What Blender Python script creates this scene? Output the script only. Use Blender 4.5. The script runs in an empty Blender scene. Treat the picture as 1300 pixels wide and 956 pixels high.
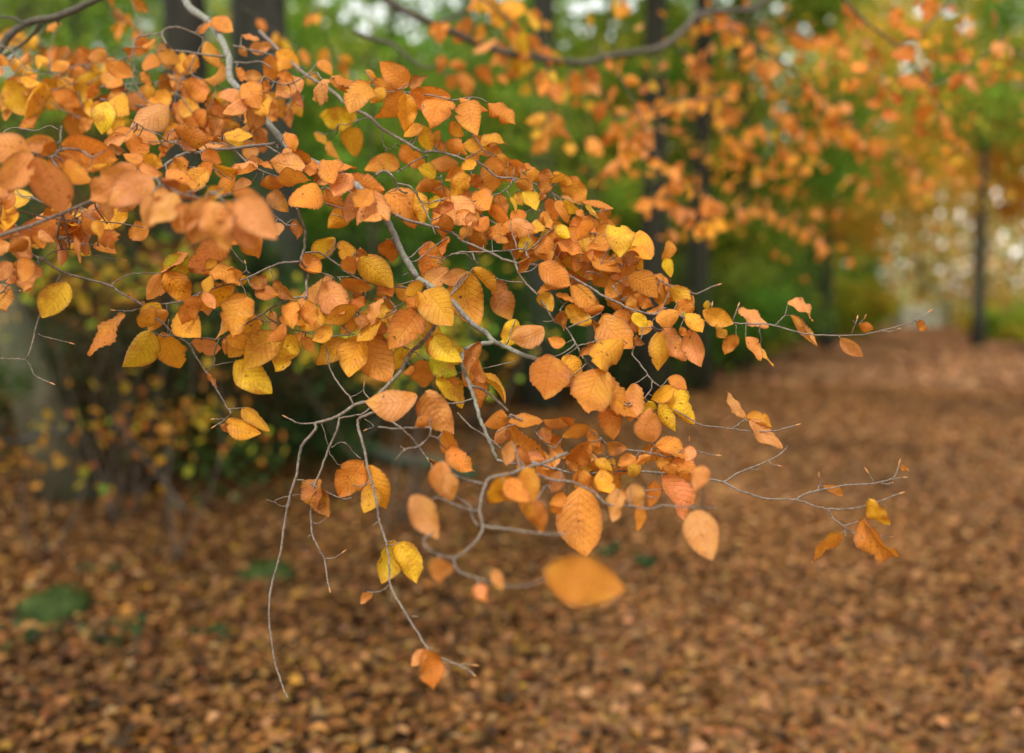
import bpy, math, random
import numpy as np
from mathutils import Vector, noise as mnoise

SC = bpy.context.scene
COL = SC.collection
R_ = math.radians
rng = np.random.default_rng(7)
random.seed(7)

# ---------------------------------------------------------------- camera model
W, H, F = 1300.0, 956.0, 1264.0
CAM = np.array([0.0, 0.0, 1.55])
PITCH = R_(4.2)
FWD = np.array([0, math.cos(PITCH), -math.sin(PITCH)])
RGT = np.array([1.0, 0, 0])
UPV = np.array([0, math.sin(PITCH), math.cos(PITCH)])
FOCUS = 1.45


def at(px, py, d):
    """point seen at photo position (px, py), d metres along the view axis"""
    return CAM + d * (FWD + (px - W / 2) / F * RGT + (H / 2 - py) / F * UPV)


def on_ground(px, py, z=0.0):
    v = FWD + (px - W / 2) / F * RGT + (H / 2 - py) / F * UPV
    return CAM + v * ((z - CAM[2]) / v[2])


# ---------------------------------------------------------------- object helpers
def tag(o, label=None, cat=None, group=None, kind=None):
    if label: o['label'] = label
    if cat: o['category'] = cat
    if group: o['group'] = group
    if kind: o['kind'] = kind
    return o


def thing(name, label, cat, loc, group=None):
    o = bpy.data.objects.new(name, None)
    o.empty_display_size = 0.1
    COL.objects.link(o)
    o.location = loc
    return tag(o, label, cat, group)


def mesh_obj(name, verts, faces, mat, parent=None, origin=None, smooth=True, uv=None, col=None, mats=None, fmat=None):
    """verts in world space; origin = where the object's origin goes"""
    verts = np.asarray(verts, dtype=np.float64)
    org = np.array(origin if origin is not None else (0, 0, 0), dtype=np.float64)
    me = bpy.data.meshes.new(name)
    if isinstance(faces, np.ndarray):
        nf, k = faces.shape
        me.vertices.add(len(verts)); me.vertices.foreach_set('co', (verts - org).ravel())
        me.loops.add(nf * k); me.loops.foreach_set('vertex_index', faces.ravel().astype(np.int32))
        me.polygons.add(nf)
        me.polygons.foreach_set('loop_start', np.arange(0, nf * k, k, dtype=np.int32))
        me.update(calc_edges=True)
    else:
        me.from_pydata((verts - org).tolist(), [], faces)
        me.update()
    if smooth:
        me.polygons.foreach_set('use_smooth', np.ones(len(me.polygons), dtype=bool))
    if uv is not None:                      # one uv per vertex
        li = np.empty(len(me.loops), dtype=np.int32)
        me.loops.foreach_get('vertex_index', li)
        lay = me.uv_layers.new(name='UVMap')
        lay.data.foreach_set('uv', np.asarray(uv)[li].ravel())
    if col is not None:                     # one colour per vertex
        ca = me.color_attributes.new('Col', 'FLOAT_COLOR', 'POINT')
        c4 = np.ones((len(verts), 4)); c4[:, :3] = col
        ca.data.foreach_set('color', c4.ravel())
    for m in (mats or [mat]):
        me.materials.append(m)
    if fmat is not None:
        me.polygons.foreach_set('material_index', np.asarray(fmat, dtype=np.int32))
    me.validate()
    o = bpy.data.objects.new(name, me)
    COL.objects.link(o)
    if parent is not None:
        o.parent = parent
        o.location = Vector(org) - parent.location
    else:
        o.location = org
    return o


def smooth_path(pts, n=4):
    """Catmull-Rom through rows of pts"""
    pts = np.asarray(pts, dtype=float)
    if len(pts) < 3: return np.linspace(pts[0], pts[-1], n + 1)
    P = np.vstack([2 * pts[0] - pts[1], pts, 2 * pts[-1] - pts[-2]])
    out = []
    for i in range(1, len(P) - 2):
        for t in np.linspace(0, 1, n, endpoint=False):
            a, b, c, d = P[i - 1], P[i], P[i + 1], P[i + 2]
            out.append(0.5 * (2 * b + (c - a) * t + (2 * a - 5 * b + 4 * c - d) * t * t + (3 * b - a - 3 * c + d) * t ** 3))
    out.append(pts[-1])
    return np.array(out)


def tube(path, rad, k=8, bump=0.0, cap=True):
    path = np.asarray(path, float); rad = np.asarray(rad, float)
    n = len(path)
    tan = np.gradient(path, axis=0)
    tan /= np.linalg.norm(tan, axis=1)[:, None] + 1e-12
    up = np.array([0.31, 0.22, 0.92]) if abs(tan[0][2]) < 0.9 else np.array([1.0, 0.1, 0])
    vs = []
    for i in range(n):
        x = np.cross(tan[i], up); x /= np.linalg.norm(x) + 1e-12
        y = np.cross(x, tan[i]); up = y
        a = np.arange(k) / k * 2 * math.pi
        r = rad[i] * (1 + (rng.normal(0, bump, k) if bump else 0))
        vs.append(path[i] + (np.cos(a) * r)[:, None] * x + (np.sin(a) * r)[:, None] * y)
    V = np.vstack(vs)
    Fc = []
    for i in range(n - 1):
        for j in range(k):
            Fc.append((i * k + j, i * k + (j + 1) % k, (i + 1) * k + (j + 1) % k, (i + 1) * k + j))
    if cap:
        Fc.append(tuple(range(k))[::-1]); Fc.append(tuple((n - 1) * k + j for j in range(k)))
    return V, Fc


class MB:
    """collects pieces into one mesh"""
    def __init__(s): s.v = []; s.f = []; s.n = 0
    def add(s, V, Fc):
        s.v.append(np.asarray(V, float)); s.f += [tuple(i + s.n for i in f) for f in Fc]; s.n += len(V); return s
    def box(s, c, sz, rot=0.0, tilt=0.0):
        x, y, z = [q / 2 for q in sz]
        b = min(x, y, z) * 0.25
        V = []
        for sx in (-1, 1):
            for sy in (-1, 1):
                for sz_ in (-1, 1):
                    V += [(sx * (x - b), sy * (y - b), sz_ * z), (sx * (x - b), sy * y, sz_ * (z - b)), (sx * x, sy * (y - b), sz_ * (z - b))]
        V = np.array(V)
        ca, sa = math.cos(tilt), math.sin(tilt)
        V = V @ np.array([[ca, 0, sa], [0, 1, 0], [-sa, 0, ca]]).T
        ca, sa = math.cos(rot), math.sin(rot)
        V = V @ np.array([[ca, -sa, 0], [sa, ca, 0], [0, 0, 1]]).T + np.array(c)
        import bmesh
        bm = bmesh.new()
        for q in V: bm.verts.new(q)
        r = bmesh.ops.convex_hull(bm, input=bm.verts)
        bm.verts.index_update()
        s.add([tuple(q.co) for q in bm.verts], [tuple(q.index for q in f.verts) for f in bm.faces])
        bm.free(); return s
    def build(s, name, mat, parent=None, origin=None, smooth=True):
        return mesh_obj(name, np.vstack(s.v), s.f, mat, parent, origin, smooth)


# ---------------------------------------------------------------- materials
def new_mat(name):
    m = bpy.data.materials.new(name); m.use_nodes = True
    nt = m.node_tree; nt.nodes.clear()
    return m, nt, nt.nodes.new('ShaderNodeOutputMaterial')


def N(nt, typ, **kw):
    n = nt.nodes.new(typ)
    for k, v in kw.items():
        if k in n.inputs.keys(): n.inputs[k].default_value = v
        else: setattr(n, k, v)
    return n


def math_(nt, op, a, b=None, c=None):
    n = nt.nodes.new('ShaderNodeMath'); n.operation = op
    for i, v in enumerate((a, b, c)):
        if v is None: continue
        if isinstance(v, (int, float)): n.inputs[i].default_value = v
        else: nt.links.new(v, n.inputs[i])
    return n.outputs[0]


def mix_(nt, fac, a, b, blend='MIX'):
    n = nt.nodes.new('ShaderNodeMix'); n.data_type = 'RGBA'; n.blend_type = blend
    for sock, v in ((n.inputs[0], fac), (n.inputs[6], a), (n.inputs[7], b)):
        if isinstance(v, (int, float)): sock.default_value = v
        elif isinstance(v, tuple): sock.default_value = (*v, 1)
        else: nt.links.new(v, sock)
    return n.outputs[2]


def ramp_(nt, fac, stops):
    n = nt.nodes.new('ShaderNodeValToRGB')
    e = n.color_ramp.elements
    while len(e) < len(stops): e.new(0.5)
    for q, (p, c) in zip(e, stops):
        q.position = p; q.color = (*c, 1) if isinstance(c, tuple) else (c, c, c, 1)
    nt.links.new(fac, n.inputs[0])
    return n.outputs[0]


def leaf_material():
    """a beech leaf close up: own colour per leaf, parallel side veins, blotches, browned rim, light passes through"""
    m, nt, out = new_mat('beech_leaf')
    L = nt.links.new
    uv = N(nt, 'ShaderNodeTexCoord').outputs['UV']
    sep = N(nt, 'ShaderNodeSeparateXYZ'); L(uv, sep.inputs[0])
    U = math_(nt, 'ABSOLUTE', math_(nt, 'MULTIPLY_ADD', sep.outputs[0], 2.0, -1.0))
    v = sep.outputs[1]
    oi = N(nt, 'ShaderNodeObjectInfo')
    t = math_(nt, 'SUBTRACT', math_(nt, 'MULTIPLY', v, 9.0), math_(nt, 'MULTIPLY', U, 2.3))
    saw = math_(nt, 'ABSOLUTE', math_(nt, 'SUBTRACT', math_(nt, 'FRACT', t), 0.5))        # 0.5 on a vein, 0 between
    vein = math_(nt, 'SMOOTH_MAX', math_(nt, 'MULTIPLY_ADD', saw, 8.0, -3.0), 0.0, 0.4)    # 0..1
    mid = math_(nt, 'MAXIMUM', math_(nt, 'MULTIPLY_ADD', U, -14.0, 1.0), 0.0)
    line = math_(nt, 'MINIMUM', math_(nt, 'MAXIMUM', vein, math_(nt, 'MULTIPLY', mid, 1.4)), 1.0)
    comb = N(nt, 'ShaderNodeVectorMath', operation='MULTIPLY'); L(uv, comb.inputs[0]); comb.inputs[1].default_value = (0.66, 1, 1)
    def noise(scale, detail, seed):
        n = N(nt, 'ShaderNodeTexNoise', noise_dimensions='4D', Scale=scale, Detail=detail)
        L(comb.outputs[0], n.inputs['Vector'])
        L(math_(nt, 'MULTIPLY_ADD', oi.outputs['Random'], 57.0, seed), n.inputs['W'])
        return n.outputs['Fac']
    big, fine, spot = noise(2.6, 2, 0.0), noise(22.0, 4, 11.0), noise(9.0, 2, 23.0)
    base = oi.outputs['Color']
    c = mix_(nt, ramp_(nt, big, [(0.47, 0.0), (0.66, 0.7)]), base, (0.55, 0.195, 0.026))           # patches turned more orange
    c = mix_(nt, math_(nt, 'MULTIPLY', ramp_(nt, noise(1.9, 3, 37.0), [(0.50, 0.0), (0.68, 1.0)]), 0.36), c, (0.80, 0.44, 0.04))   # patches still yellow
    c = mix_(nt, ramp_(nt, fine, [(0.32, 0.5), (0.56, 0.0)]), c, mix_(nt, 1.0, c, (0.7, 0.55, 0.45), 'MULTIPLY'))
    c = mix_(nt, math_(nt, 'MULTIPLY', line, 0.24), c, mix_(nt, 1.0, c, (0.72, 0.56, 0.4), 'MULTIPLY'))
    c = mix_(nt, ramp_(nt, spot, [(0.665, 0.0), (0.72, 0.85)]), c, (0.07, 0.028, 0.014))             # rot spots
    edge = math_(nt, 'POWER', U, 7.0)
    c = mix_(nt, math_(nt, 'MULTIPLY', math_(nt, 'MULTIPLY', edge, fine), 1.5), c, (0.2, 0.07, 0.02))
    hgt = math_(nt, 'ADD', math_(nt, 'MULTIPLY', line, -1.0), math_(nt, 'MULTIPLY', fine, 0.35))
    bmp = N(nt, 'ShaderNodeBump', Strength=0.6, Distance=0.0009); L(hgt, bmp.inputs['Height'])
    p = N(nt, 'ShaderNodeBsdfPrincipled', Roughness=0.5); p.inputs['Specular IOR Level'].default_value = 0.24
    L(c, p.inputs['Base Color']); L(bmp.outputs[0], p.inputs['Normal'])
    tr = N(nt, 'ShaderNodeBsdfTranslucent'); L(mix_(nt, 1.0, c, (1.0, 0.9, 0.6), 'MULTIPLY'), tr.inputs[0]); L(bmp.outputs[0], tr.inputs['Normal'])
    mx = N(nt, 'ShaderNodeMixShader'); mx.inputs[0].default_value = 0.42
    L(p.outputs[0], mx.inputs[1]); L(tr.outputs[0], mx.inputs[2]); L(mx.outputs[0], out.inputs[0])
    return m


def cloud_material(name, trans=0.35, rough=0.55, spec=0.25):
    """small leaves of a crown or of the litter: colour from each leaf's own attribute"""
    m, nt, out = new_mat(name)
    L = nt.links.new
    a = N(nt, 'ShaderNodeAttribute', attribute_name='Col')
    p = N(nt, 'ShaderNodeBsdfPrincipled', Roughness=rough); p.inputs['Specular IOR Level'].default_value = spec
    L(a.outputs[0], p.inputs['Base Color'])
    if trans:
        tr = N(nt, 'ShaderNodeBsdfTranslucent'); L(a.outputs[0], tr.inputs[0])
        mx = N(nt, 'ShaderNodeMixShader'); mx.inputs[0].default_value = trans
        L(p.outputs[0], mx.inputs[1]); L(tr.outputs[0], mx.inputs[2]); L(mx.outputs[0], out.inputs[0])
    else: L(p.outputs[0], out.inputs[0])
    return m


def bark_material(name, dark, light, moss=None, scale=30.0, stretch=0.35, moss_amt=0.5):
    m, nt, out = new_mat(name)
    L = nt.links.new
    tc = N(nt, 'ShaderNodeTexCoord').outputs['Object']
    mp = N(nt, 'ShaderNodeMapping'); mp.inputs['Scale'].default_value = (1, 1, stretch); L(tc, mp.inputs[0])
    n1 = N(nt, 'ShaderNodeTexNoise', Scale=scale, Detail=6, Roughness=0.65); L(mp.outputs[0], n1.inputs['Vector'])
    n2 = N(nt, 'ShaderNodeTexNoise', Scale=scale * 0.17, Detail=3); L(tc, n2.inputs['Vector'])
    c = mix_(nt, ramp_(nt, n1.outputs[0], [(0.3, 0.0), (0.68, 1.0)]), dark, light)
    if moss:
        c = mix_(nt, math_(nt, 'MULTIPLY', ramp_(nt, n2.outputs[0], [(0.42, 0.0), (0.62, 1.0)]), moss_amt), c, moss)
    bmp = N(nt, 'ShaderNodeBump', Strength=0.6, Distance=0.15 / scale); L(n1.outputs[0], bmp.inputs['Height'])
    p = N(nt, 'ShaderNodeBsdfPrincipled', Roughness=0.8); p.inputs['Specular IOR Level'].default_value = 0.2
    L(c, p.inputs['Base Color']); L(bmp.outputs[0], p.inputs['Normal']); L(p.outputs[0], out.inputs[0])
    return m


def noise_material(name, stops, scale, rough=0.85, bump=0.3):
    m, nt, out = new_mat(name)
    L = nt.links.new
    tc = N(nt, 'ShaderNodeTexCoord').outputs['Object']
    n1 = N(nt, 'ShaderNodeTexNoise', Scale=scale, Detail=8, Roughness=0.7); L(tc, n1.inputs['Vector'])
    bmp = N(nt, 'ShaderNodeBump', Strength=bump, Distance=0.3 / scale); L(n1.outputs[0], bmp.inputs['Height'])
    p = N(nt, 'ShaderNodeBsdfPrincipled', Roughness=rough); p.inputs['Specular IOR Level'].default_value = 0.2
    L(ramp_(nt, n1.outputs[0], stops), p.inputs['Base Color']); L(bmp.outputs[0], p.inputs['Normal']); L(p.outputs[0], out.inputs[0])
    return m


M_LEAF = leaf_material()
M_CROWN = cloud_material('crown_leaves', trans=0.55, spec=0.15)
M_LITTER = cloud_material('fallen_leaves', trans=0.0, rough=0.65, spec=0.15)
M_LIMB = bark_material('grey_limb_bark', (0.08, 0.07, 0.055), (0.27, 0.245, 0.21), (0.2, 0.22, 0.14), 160.0, 1.0, 0.5)
M_TWIG = bark_material('twig_bark', (0.075, 0.052, 0.036), (0.25, 0.2, 0.155), None, 220.0, 1.0)
M_DARKLIMB = bark_material('dark_limb_bark', (0.035, 0.028, 0.02), (0.13, 0.105, 0.08), (0.06, 0.07, 0.03), 40.0, 1.0, 0.4)
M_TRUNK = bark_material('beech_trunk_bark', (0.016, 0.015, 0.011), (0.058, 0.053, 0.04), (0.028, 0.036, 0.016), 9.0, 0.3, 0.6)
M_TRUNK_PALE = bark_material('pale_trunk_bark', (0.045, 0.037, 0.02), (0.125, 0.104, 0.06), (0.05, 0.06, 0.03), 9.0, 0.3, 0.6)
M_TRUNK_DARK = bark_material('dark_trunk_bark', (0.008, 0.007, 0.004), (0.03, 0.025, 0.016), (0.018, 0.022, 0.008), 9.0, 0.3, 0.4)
M_STEM = bark_material('stem_bark', (0.03, 0.022, 0.015), (0.09, 0.065, 0.045), None, 30.0, 0.5)
M_BUD = noise_material('bud_scale', [(0.3, (0.3, 0.12, 0.04)), (0.7, (0.5, 0.24, 0.09))], 300.0, 0.5)
M_MOSS = noise_material('moss', [(0.3, (0.014, 0.022, 0.005)), (0.55, (0.04, 0.062, 0.012)), (0.75, (0.075, 0.098, 0.02))], 30.0, 0.95, 0.9)
M_LOG = bark_material('log_bark', (0.025, 0.023, 0.017), (0.08, 0.075, 0.055), (0.022, 0.055, 0.014), 14.0, 1.0, 0.95)
M_WOOD = noise_material('weathered_wood', [(0.3, (0.28, 0.28, 0.24)), (0.7, (0.55, 0.55, 0.48))], 6.0)
M_FARBARK = bark_material('far_tree_bark', (0.10, 0.08, 0.045), (0.24, 0.19, 0.11), None, 9.0, 0.3)
M_POST = bark_material('mossy_post', (0.06, 0.055, 0.04), (0.17, 0.16, 0.12), (0.06, 0.09, 0.03), 14.0, 0.4, 0.8)
M_GROUND = noise_material('forest_floor', [(0.28, (0.02, 0.011, 0.005)), (0.5, (0.07, 0.034, 0.012)), (0.72, (0.15, 0.072, 0.026))], 9.0, 0.9, 0.5)

# leaf colours (albedo)
PAL = {
    'o': (0.72, 0.262, 0.036), 'p': (0.75, 0.31, 0.095), 'g': (0.78, 0.365, 0.024), 'y': (0.84, 0.52, 0.026),
    'l': (0.52, 0.49, 0.022), 'r': (0.56, 0.175, 0.02), 'b': (0.40, 0.135, 0.03),
}
PALNAME = {'y': 'yellow leaf', 'l': 'yellow-green leaf', 'b': 'shrivelled brown leaf'}
# ---------------------------------------------------------------- one beech leaf as a bent, veined sheet
NV, NU = 33, 9
_v = np.linspace(0, 1, NV)[:, None] * np.ones((1, NU))
_u = np.ones((NV, 1)) * np.linspace(-1, 1, NU)[None, :]
_f = np.array([(i * NU + j, i * NU + j + 1, (i + 1) * NU + j + 1, (i + 1) * NU + j) for i in range(NV - 1) for j in range(NU - 1)])
LEAF_UV = np.stack([(_u.ravel() + 1) / 2, _v.ravel()], 1)


def leaf_shape(L, ratio, fold, bend, cup, twist, ridge, wave, roll, seed, bites=3):
    """rows of points: x across, y along, z normal; bend = radians of curvature along, cup = across"""
    r = np.random.default_rng(seed)
    v, u = _v, _u
    pw = 0.80 + r.uniform(-0.10, 0.12)
    prof = np.sin(math.pi * np.clip(v, 0, 1) ** pw) ** 0.74
    prof = prof * (1 - 0.30 * np.clip((v - 0.78) / 0.22, 0, 1) ** 1.5)
    prof = prof * (1 + 0.014 * np.cos(2 * math.pi * (9 * v - 2.3)) * (np.abs(u) > 0.9))
    # nibbled or torn margin here and there
    for _ in range(r.integers(0, bites + 1)):
        c, s, w = r.uniform(0.25, 0.95), r.choice([-1, 1]), r.uniform(0.02, 0.06)
        prof = prof * (1 - r.uniform(0.06, 0.28) * np.exp(-((v - c) / w) ** 2) * (u * s > 0.7))
    asym = 1 + r.uniform(-0.09, 0.09) * np.sign(u)
    half = 0.5 * ratio * L * prof * asym
    side = r.uniform(-0.09, 0.09)
    x = u * half
    au = np.abs(u)
    # across: cup as an arc, then the V fold on the midrib
    ang = cup * au
    arc = np.where(abs(cup) > 1e-3, np.sin(ang) / (cup if abs(cup) > 1e-3 else 1), au)
    zc = np.where(abs(cup) > 1e-3, (1 - np.cos(ang)) / (cup if abs(cup) > 1e-3 else 1), 0)
    if roll:                                    # one half rolled in more than the other
        a2 = roll * np.clip(u, 0, 1) ** 1.3
        arc = np.where(u > 0, np.sin(a2 + 1e-6) / (a2 + 1e-6) * au, arc)
        zc = np.where(u > 0, (1 - np.cos(a2)) / (a2 + 1e-6) * au, zc)
    xx = np.sign(u) * half * arc * math.cos(fold)
    zz = half * (zc + arc * math.sin(fold))
    zz = zz + ridge * L * 0.0115 * np.cos(2 * math.pi * (9 * v - 2.3 * au)) * np.minimum(au * 3, 1) * np.minimum(prof * 1.3, 1)
    zz = zz + wave * L * 0.05 * au ** 1.5 * np.sin(2 * math.pi * (r.uniform(1.3, 2.6) * v + r.uniform(0, 1)) + (u > 0) * r.uniform(1, 4))
    # along: constant curvature arc + s-curve
    s_curve = r.uniform(-0.35, 0.35)
    th = bend * (v - 0.35) + s_curve * np.sin(2 * math.pi * v) * 0.6
    dy, dz = np.cos(th), -np.sin(th)
    y = np.cumsum(dy, 0) / NV * L - dy[0] / NV * L
    zb = np.cumsum(dz, 0) / NV * L - dz[0] / NV * L
    X = xx + side * L * np.sin(math.pi * v)
    Y = y + zz * np.sin(th)
    Z = zb + zz * np.cos(th)
    tw = twist * (v - 0.3)
    X, Z = X * np.cos(tw) - Z * np.sin(tw), X * np.sin(tw) + Z * np.cos(tw)
    P = np.stack([X, Y, Z], -1)
    P -= P[0, NU // 2]
    return P.reshape(-1, 3)


class Branch:
    """a branch that hangs into the picture: limb, twigs and single leaves"""
    def __init__(s, label, cat, group=None, name='beech_branch', mats=(None, None)):
        s.label, s.cat, s.group, s.name = label, cat, group, name
        s.root = None
        s.pts = []            # rows: px, py, depth, radius
        s.nleaf = 0
        s.twiglets = []
        s.extra = []
        s.limb_mat, s.twig_mat = mats[0] or M_LIMB, mats[1] or M_TWIG

    def near(s, px, py):
        if not s.pts: return None
        A = np.vstack(s.pts)
        d2 = np.hypot(A[:, 0] - px, A[:, 1] - py)
        i = int(np.argmin(d2))
        return d2[i], A[i]

    def twig(s, path, w0, w1, d0=None, dd=0.0, part='twig', limb=False, wob=0.006, bud=False):
        """path in photo pixels, w0 and w1 widths in pixels, d0 start depth (None = where it leaves the branch)"""
        P = np.array(path, float)
        dcol = P[:, 2] if P.shape[1] == 3 else None
        P = P[:, :2]
        if dcol is not None: d0 = dcol[0]
        if d0 is None:
            q = s.near(P[0, 0], P[0, 1]); d0 = q[1][2]
        seg = np.r_[0, np.cumsum(np.hypot(*np.diff(P, axis=0).T))]
        t = seg / seg[-1]
        dep = d0 + dd * t + np.r_[0, rng.normal(0, wob, len(P) - 1)]
        if dcol is not None: dep = dcol
        Q = smooth_path(np.column_stack([P, dep]), 5)
        tq = np.linspace(0, 1, len(Q))
        w = w0 + (w1 - w0) * tq
        rad = w / 2 * Q[:, 2] / F
        s.pts.append(np.column_stack([Q, rad]))
        xyz = np.array([at(a, b, c) for a, b, c in Q])
        if len(Q) > 6:   # little kinks at the nodes
            xyz[2:-2] += rng.normal(0, 0.00035, (len(Q) - 4, 3))
            rad = rad * (1 + 0.10 * (rng.random(len(rad)) > 0.82))
        if s.root is None:
            s.root = thing(s.name, s.label, s.cat, xyz[0], s.group)
        V, Fc = tube(xyz, rad, 10 if limb else 7, 0.035 if limb else 0.0)
        o = mesh_obj(part, V, Fc, s.limb_mat if limb else s.twig_mat, s.root, xyz[0])
        if bud:
            d = xyz[-1] - xyz[-3]; d /= np.linalg.norm(d)
            Lb = 0.009
            bp = xyz[-1] + np.outer(np.linspace(-0.1, 1, 7), d * Lb)
            V, Fc = tube(bp, 0.0011 * np.array([0.5, 0.9, 1.1, 1.1, 0.9, 0.5, 0.1]), 6)
            mesh_obj('bud', V, Fc, M_BUD, s.root, xyz[-1])
        return s

    def leaves(s, text, off=0.0, jit=0.018, depth=None):
        """lines of: base x, base y, tip x, tip y, width, colour [, depth]"""
        for line in text.replace(';', '\n').split('\n'):
            q = line.split()
            if len(q) < 6: continue
            bx, by, tx, ty, w = map(float, q[:5]); c = q[5]
            d = float(q[6]) if len(q) > 6 else depth
            s.leaf(bx, by, tx, ty, w, c, d, off, jit)
        return s

    def leaf(s, bx, by, tx, ty, w, c, d=None, off=0.0, jit=0.018, attach=True):
        near = s.near(bx, by)
        if d is None:
            d = near[1][2] + off + rng.normal(0, jit)
        base = at(bx, by, d)
        k = d / F
        tx, ty = bx + (tx - bx) * 1.09, by + (ty - by) * 1.09
        Lp = math.hypot(tx - bx, ty - by); w = w * 1.17
        crisp = c == 'b'
        ratio = rng.uniform(0.62, 0.70)
        L = max(Lp, min(w / ratio, Lp * 1.8))
        pitch = math.acos(min(1, Lp / L)) * rng.choice([-1, 1])
        ww = min(1, w / (ratio * L))
        fold = rng.uniform(0.02, 0.16)
        if crisp: roll_a = rng.uniform(-0.5, 0.5)
        elif ww < 0.45: fold = rng.uniform(0.3, 0.75); roll_a = math.acos(min(1, ww / math.cos(fold))) * rng.choice([-1, 1]) * 0.9
        else: roll_a = math.acos(ww) * rng.choice([-1, 1])
        bend = rng.normal(0, 0.58); cup = rng.normal(0.15, 0.38)
        ridge = rng.choice([0.5, 0.9, 1.7], p=[.3, .4, .3]); wave = abs(rng.normal(0.6, 0.45)); roll = 0.0; twist = rng.normal(0, 0.34)
        if c in 'r': ridge = 1.9; wave += 0.35; cup = rng.normal(0.35, 0.3)
        if crisp:
            ridge = 2.4; wave = rng.uniform(0.8, 1.6); cup = rng.uniform(0.9, 1.9); bend = rng.normal(0, 1.0); twist = rng.normal(0, 0.9)
            roll = rng.uniform(0, 2.2); L = L * 1.15; ratio = max(0.66, min(1.0, 1.4 * w / L))
        elif w > 50: bend *= 0.4; cup *= 0.5; twist *= 0.4; wave *= 0.5
        elif rng.random() < 0.20: roll = rng.uniform(0.6, 1.9)
        P = leaf_shape(L * k, ratio, fold, bend, cup, twist, ridge, wave, roll, int(rng.integers(1 << 30)), 0 if w > 50 else 3)
        if rng.random() < 0.5 and not crisp: P[:, 2] *= -1
        # frame: y along the leaf in the picture plane, z towards the camera, then pitch and roll
        a = np.array([tx - bx, -(ty - by)]) / (Lp + 1e-9)
        ax = a[0] * RGT + a[1] * UPV
        nz = -FWD
        sx = np.cross(ax, nz)
        ax2 = ax * math.cos(pitch) + nz * math.sin(pitch)
        nz2 = nz * math.cos(pitch) - ax * math.sin(pitch)
        sx3 = sx * math.cos(roll_a) + nz2 * math.sin(roll_a)
        nz3 = nz2 * math.cos(roll_a) - sx * math.sin(roll_a)
        # scale so that the chord really reaches from base to tip
        mid = P.reshape(NV, NU, 3)[:, NU // 2]
        ch = np.linalg.norm(mid[-1] - mid[0])
        if not crisp: P = P * min(1.12, L * k / (ch + 1e-9))
        Wd = base + P[:, :1] * sx3 + P[:, 1:2] * ax2 + P[:, 2:] * nz3
        verts, faces = Wd, _f.tolist()
        uv = LEAF_UV; fm = [0] * len(faces)
        # stalk to the twig
        if attach and near is not None:
            tp = at(near[1][0], near[1][1], near[1][2])
            dist = np.linalg.norm(tp - base)
            sag = np.array([0, 0, -0.12 * dist])
            path = smooth_path(np.array([base + (Wd[NU // 2 + NU] - base) * 0.5, base * 0.6 + tp * 0.4 + sag * 0.4 + rng.normal(0, 0.03 * dist, 3), base * 0.25 + tp * 0.75 + sag * 0.3 + rng.normal(0, 0.03 * dist, 3), tp]), 3)
            if dist < 0.03:
                V, Fc = tube(path, np.linspace(0.0006, 0.0009, len(path)), 5, cap=False)
                n0 = len(verts)
                verts = np.vstack([verts, V]); faces = faces + [tuple(i + n0 for i in f) for f in Fc]
                uv = np.vstack([uv, np.full((len(V), 2), 0.5)]); fm += [1] * len(Fc)
            else:
                V, Fc = tube(path, np.linspace(0.0007, 0.0013, len(path)), 5)
                s.twiglets.append((V, Fc, base))
        col = np.array(PAL[c]) * rng.uniform(0.86, 1.12) * (1 + rng.normal(0, 0.05, 3))
        s.extra.append((verts, faces, uv, fm, col, base, c))
        s.nleaf += 1

    def finish(s):
        for V, Fc, q in s.twiglets: mesh_obj('twig', V, Fc, s.twig_mat, s.root, q)
        for i, (verts, faces, uv, fm, col, base, c) in enumerate(s.extra):
            o = mesh_obj('leaf', verts, faces, None, s.root, base, uv=uv, mats=[M_LEAF, s.twig_mat], fmat=fm)
            o.color = (*col, 1)
            if c in PALNAME: o['label'] = PALNAME[c]
        return s
def fill(b, n, box, size, cols, depth=None, spread=0.9):
    """more leaves along the twigs that cross the box"""
    A = np.vstack(b.pts)
    A = A[(A[:, 0] > box[0]) & (A[:, 0] < box[2]) & (A[:, 1] > box[1]) & (A[:, 1] < box[3])]
    for _ in range(n):
        q = A[rng.integers(len(A))]
        a = rng.normal(math.pi / 2, spread)
        L = size * rng.uniform(0.7, 1.15)
        bx, by = q[0] + rng.normal(0, 7), q[1] + rng.normal(0, 6)
        b.leaf(bx, by, bx + math.cos(a) * L, by + math.sin(a) * L, L * rng.uniform(0.42, 0.74), cols[rng.integers(len(cols))], d=q[2] + rng.choice([-0.032, 0.036]) + rng.normal(0, 0.01))


# ================================================================ the spray in focus
# --- the grey limb that comes down from the top left, forks and ends in a broken stub
b1 = Branch('pale grey beech branch ending in a broken stub, bare twigs dangling from its fork', 'tree branch')
b1.twig([(40, -260, 2.3), (150, -110, 2.05), (228, -10, 1.86), (241, 10, 1.82), (268, 30, 1.78), (283, 55, 1.74), (291, 75, 1.71), (292, 98, 1.69), (301, 111, 1.67), (322, 135, 1.64), (345, 162, 1.6), (373, 194, 1.55), (395, 205, 1.52), (420, 215, 1.5), (440, 226, 1.49), (461, 243, 1.47), (482, 268, 1.46), (497, 290, 1.45), (510, 320, 1.45), (530, 353, 1.45)], 9.5, 8, limb=True, part='limb')
b1.twig([(530, 353), (541, 360), (555, 369), (577, 386), (598, 410), (616, 422), (627, 433), (644, 441), (660, 449), (682, 456)], 7.6, 5.6, limb=True, part='broken_stub', d0=1.45, dd=-0.02)
b1.twig([(530, 353), (533, 372), (537, 390), (546, 401), (553, 408), (549, 419), (538, 433), (520, 450), (508, 472), (489, 492), (470, 509), (452, 513), (431, 527), (416, 533), (400, 537)], 6.5, 3.6, d0=1.45, dd=-0.04)
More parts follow.
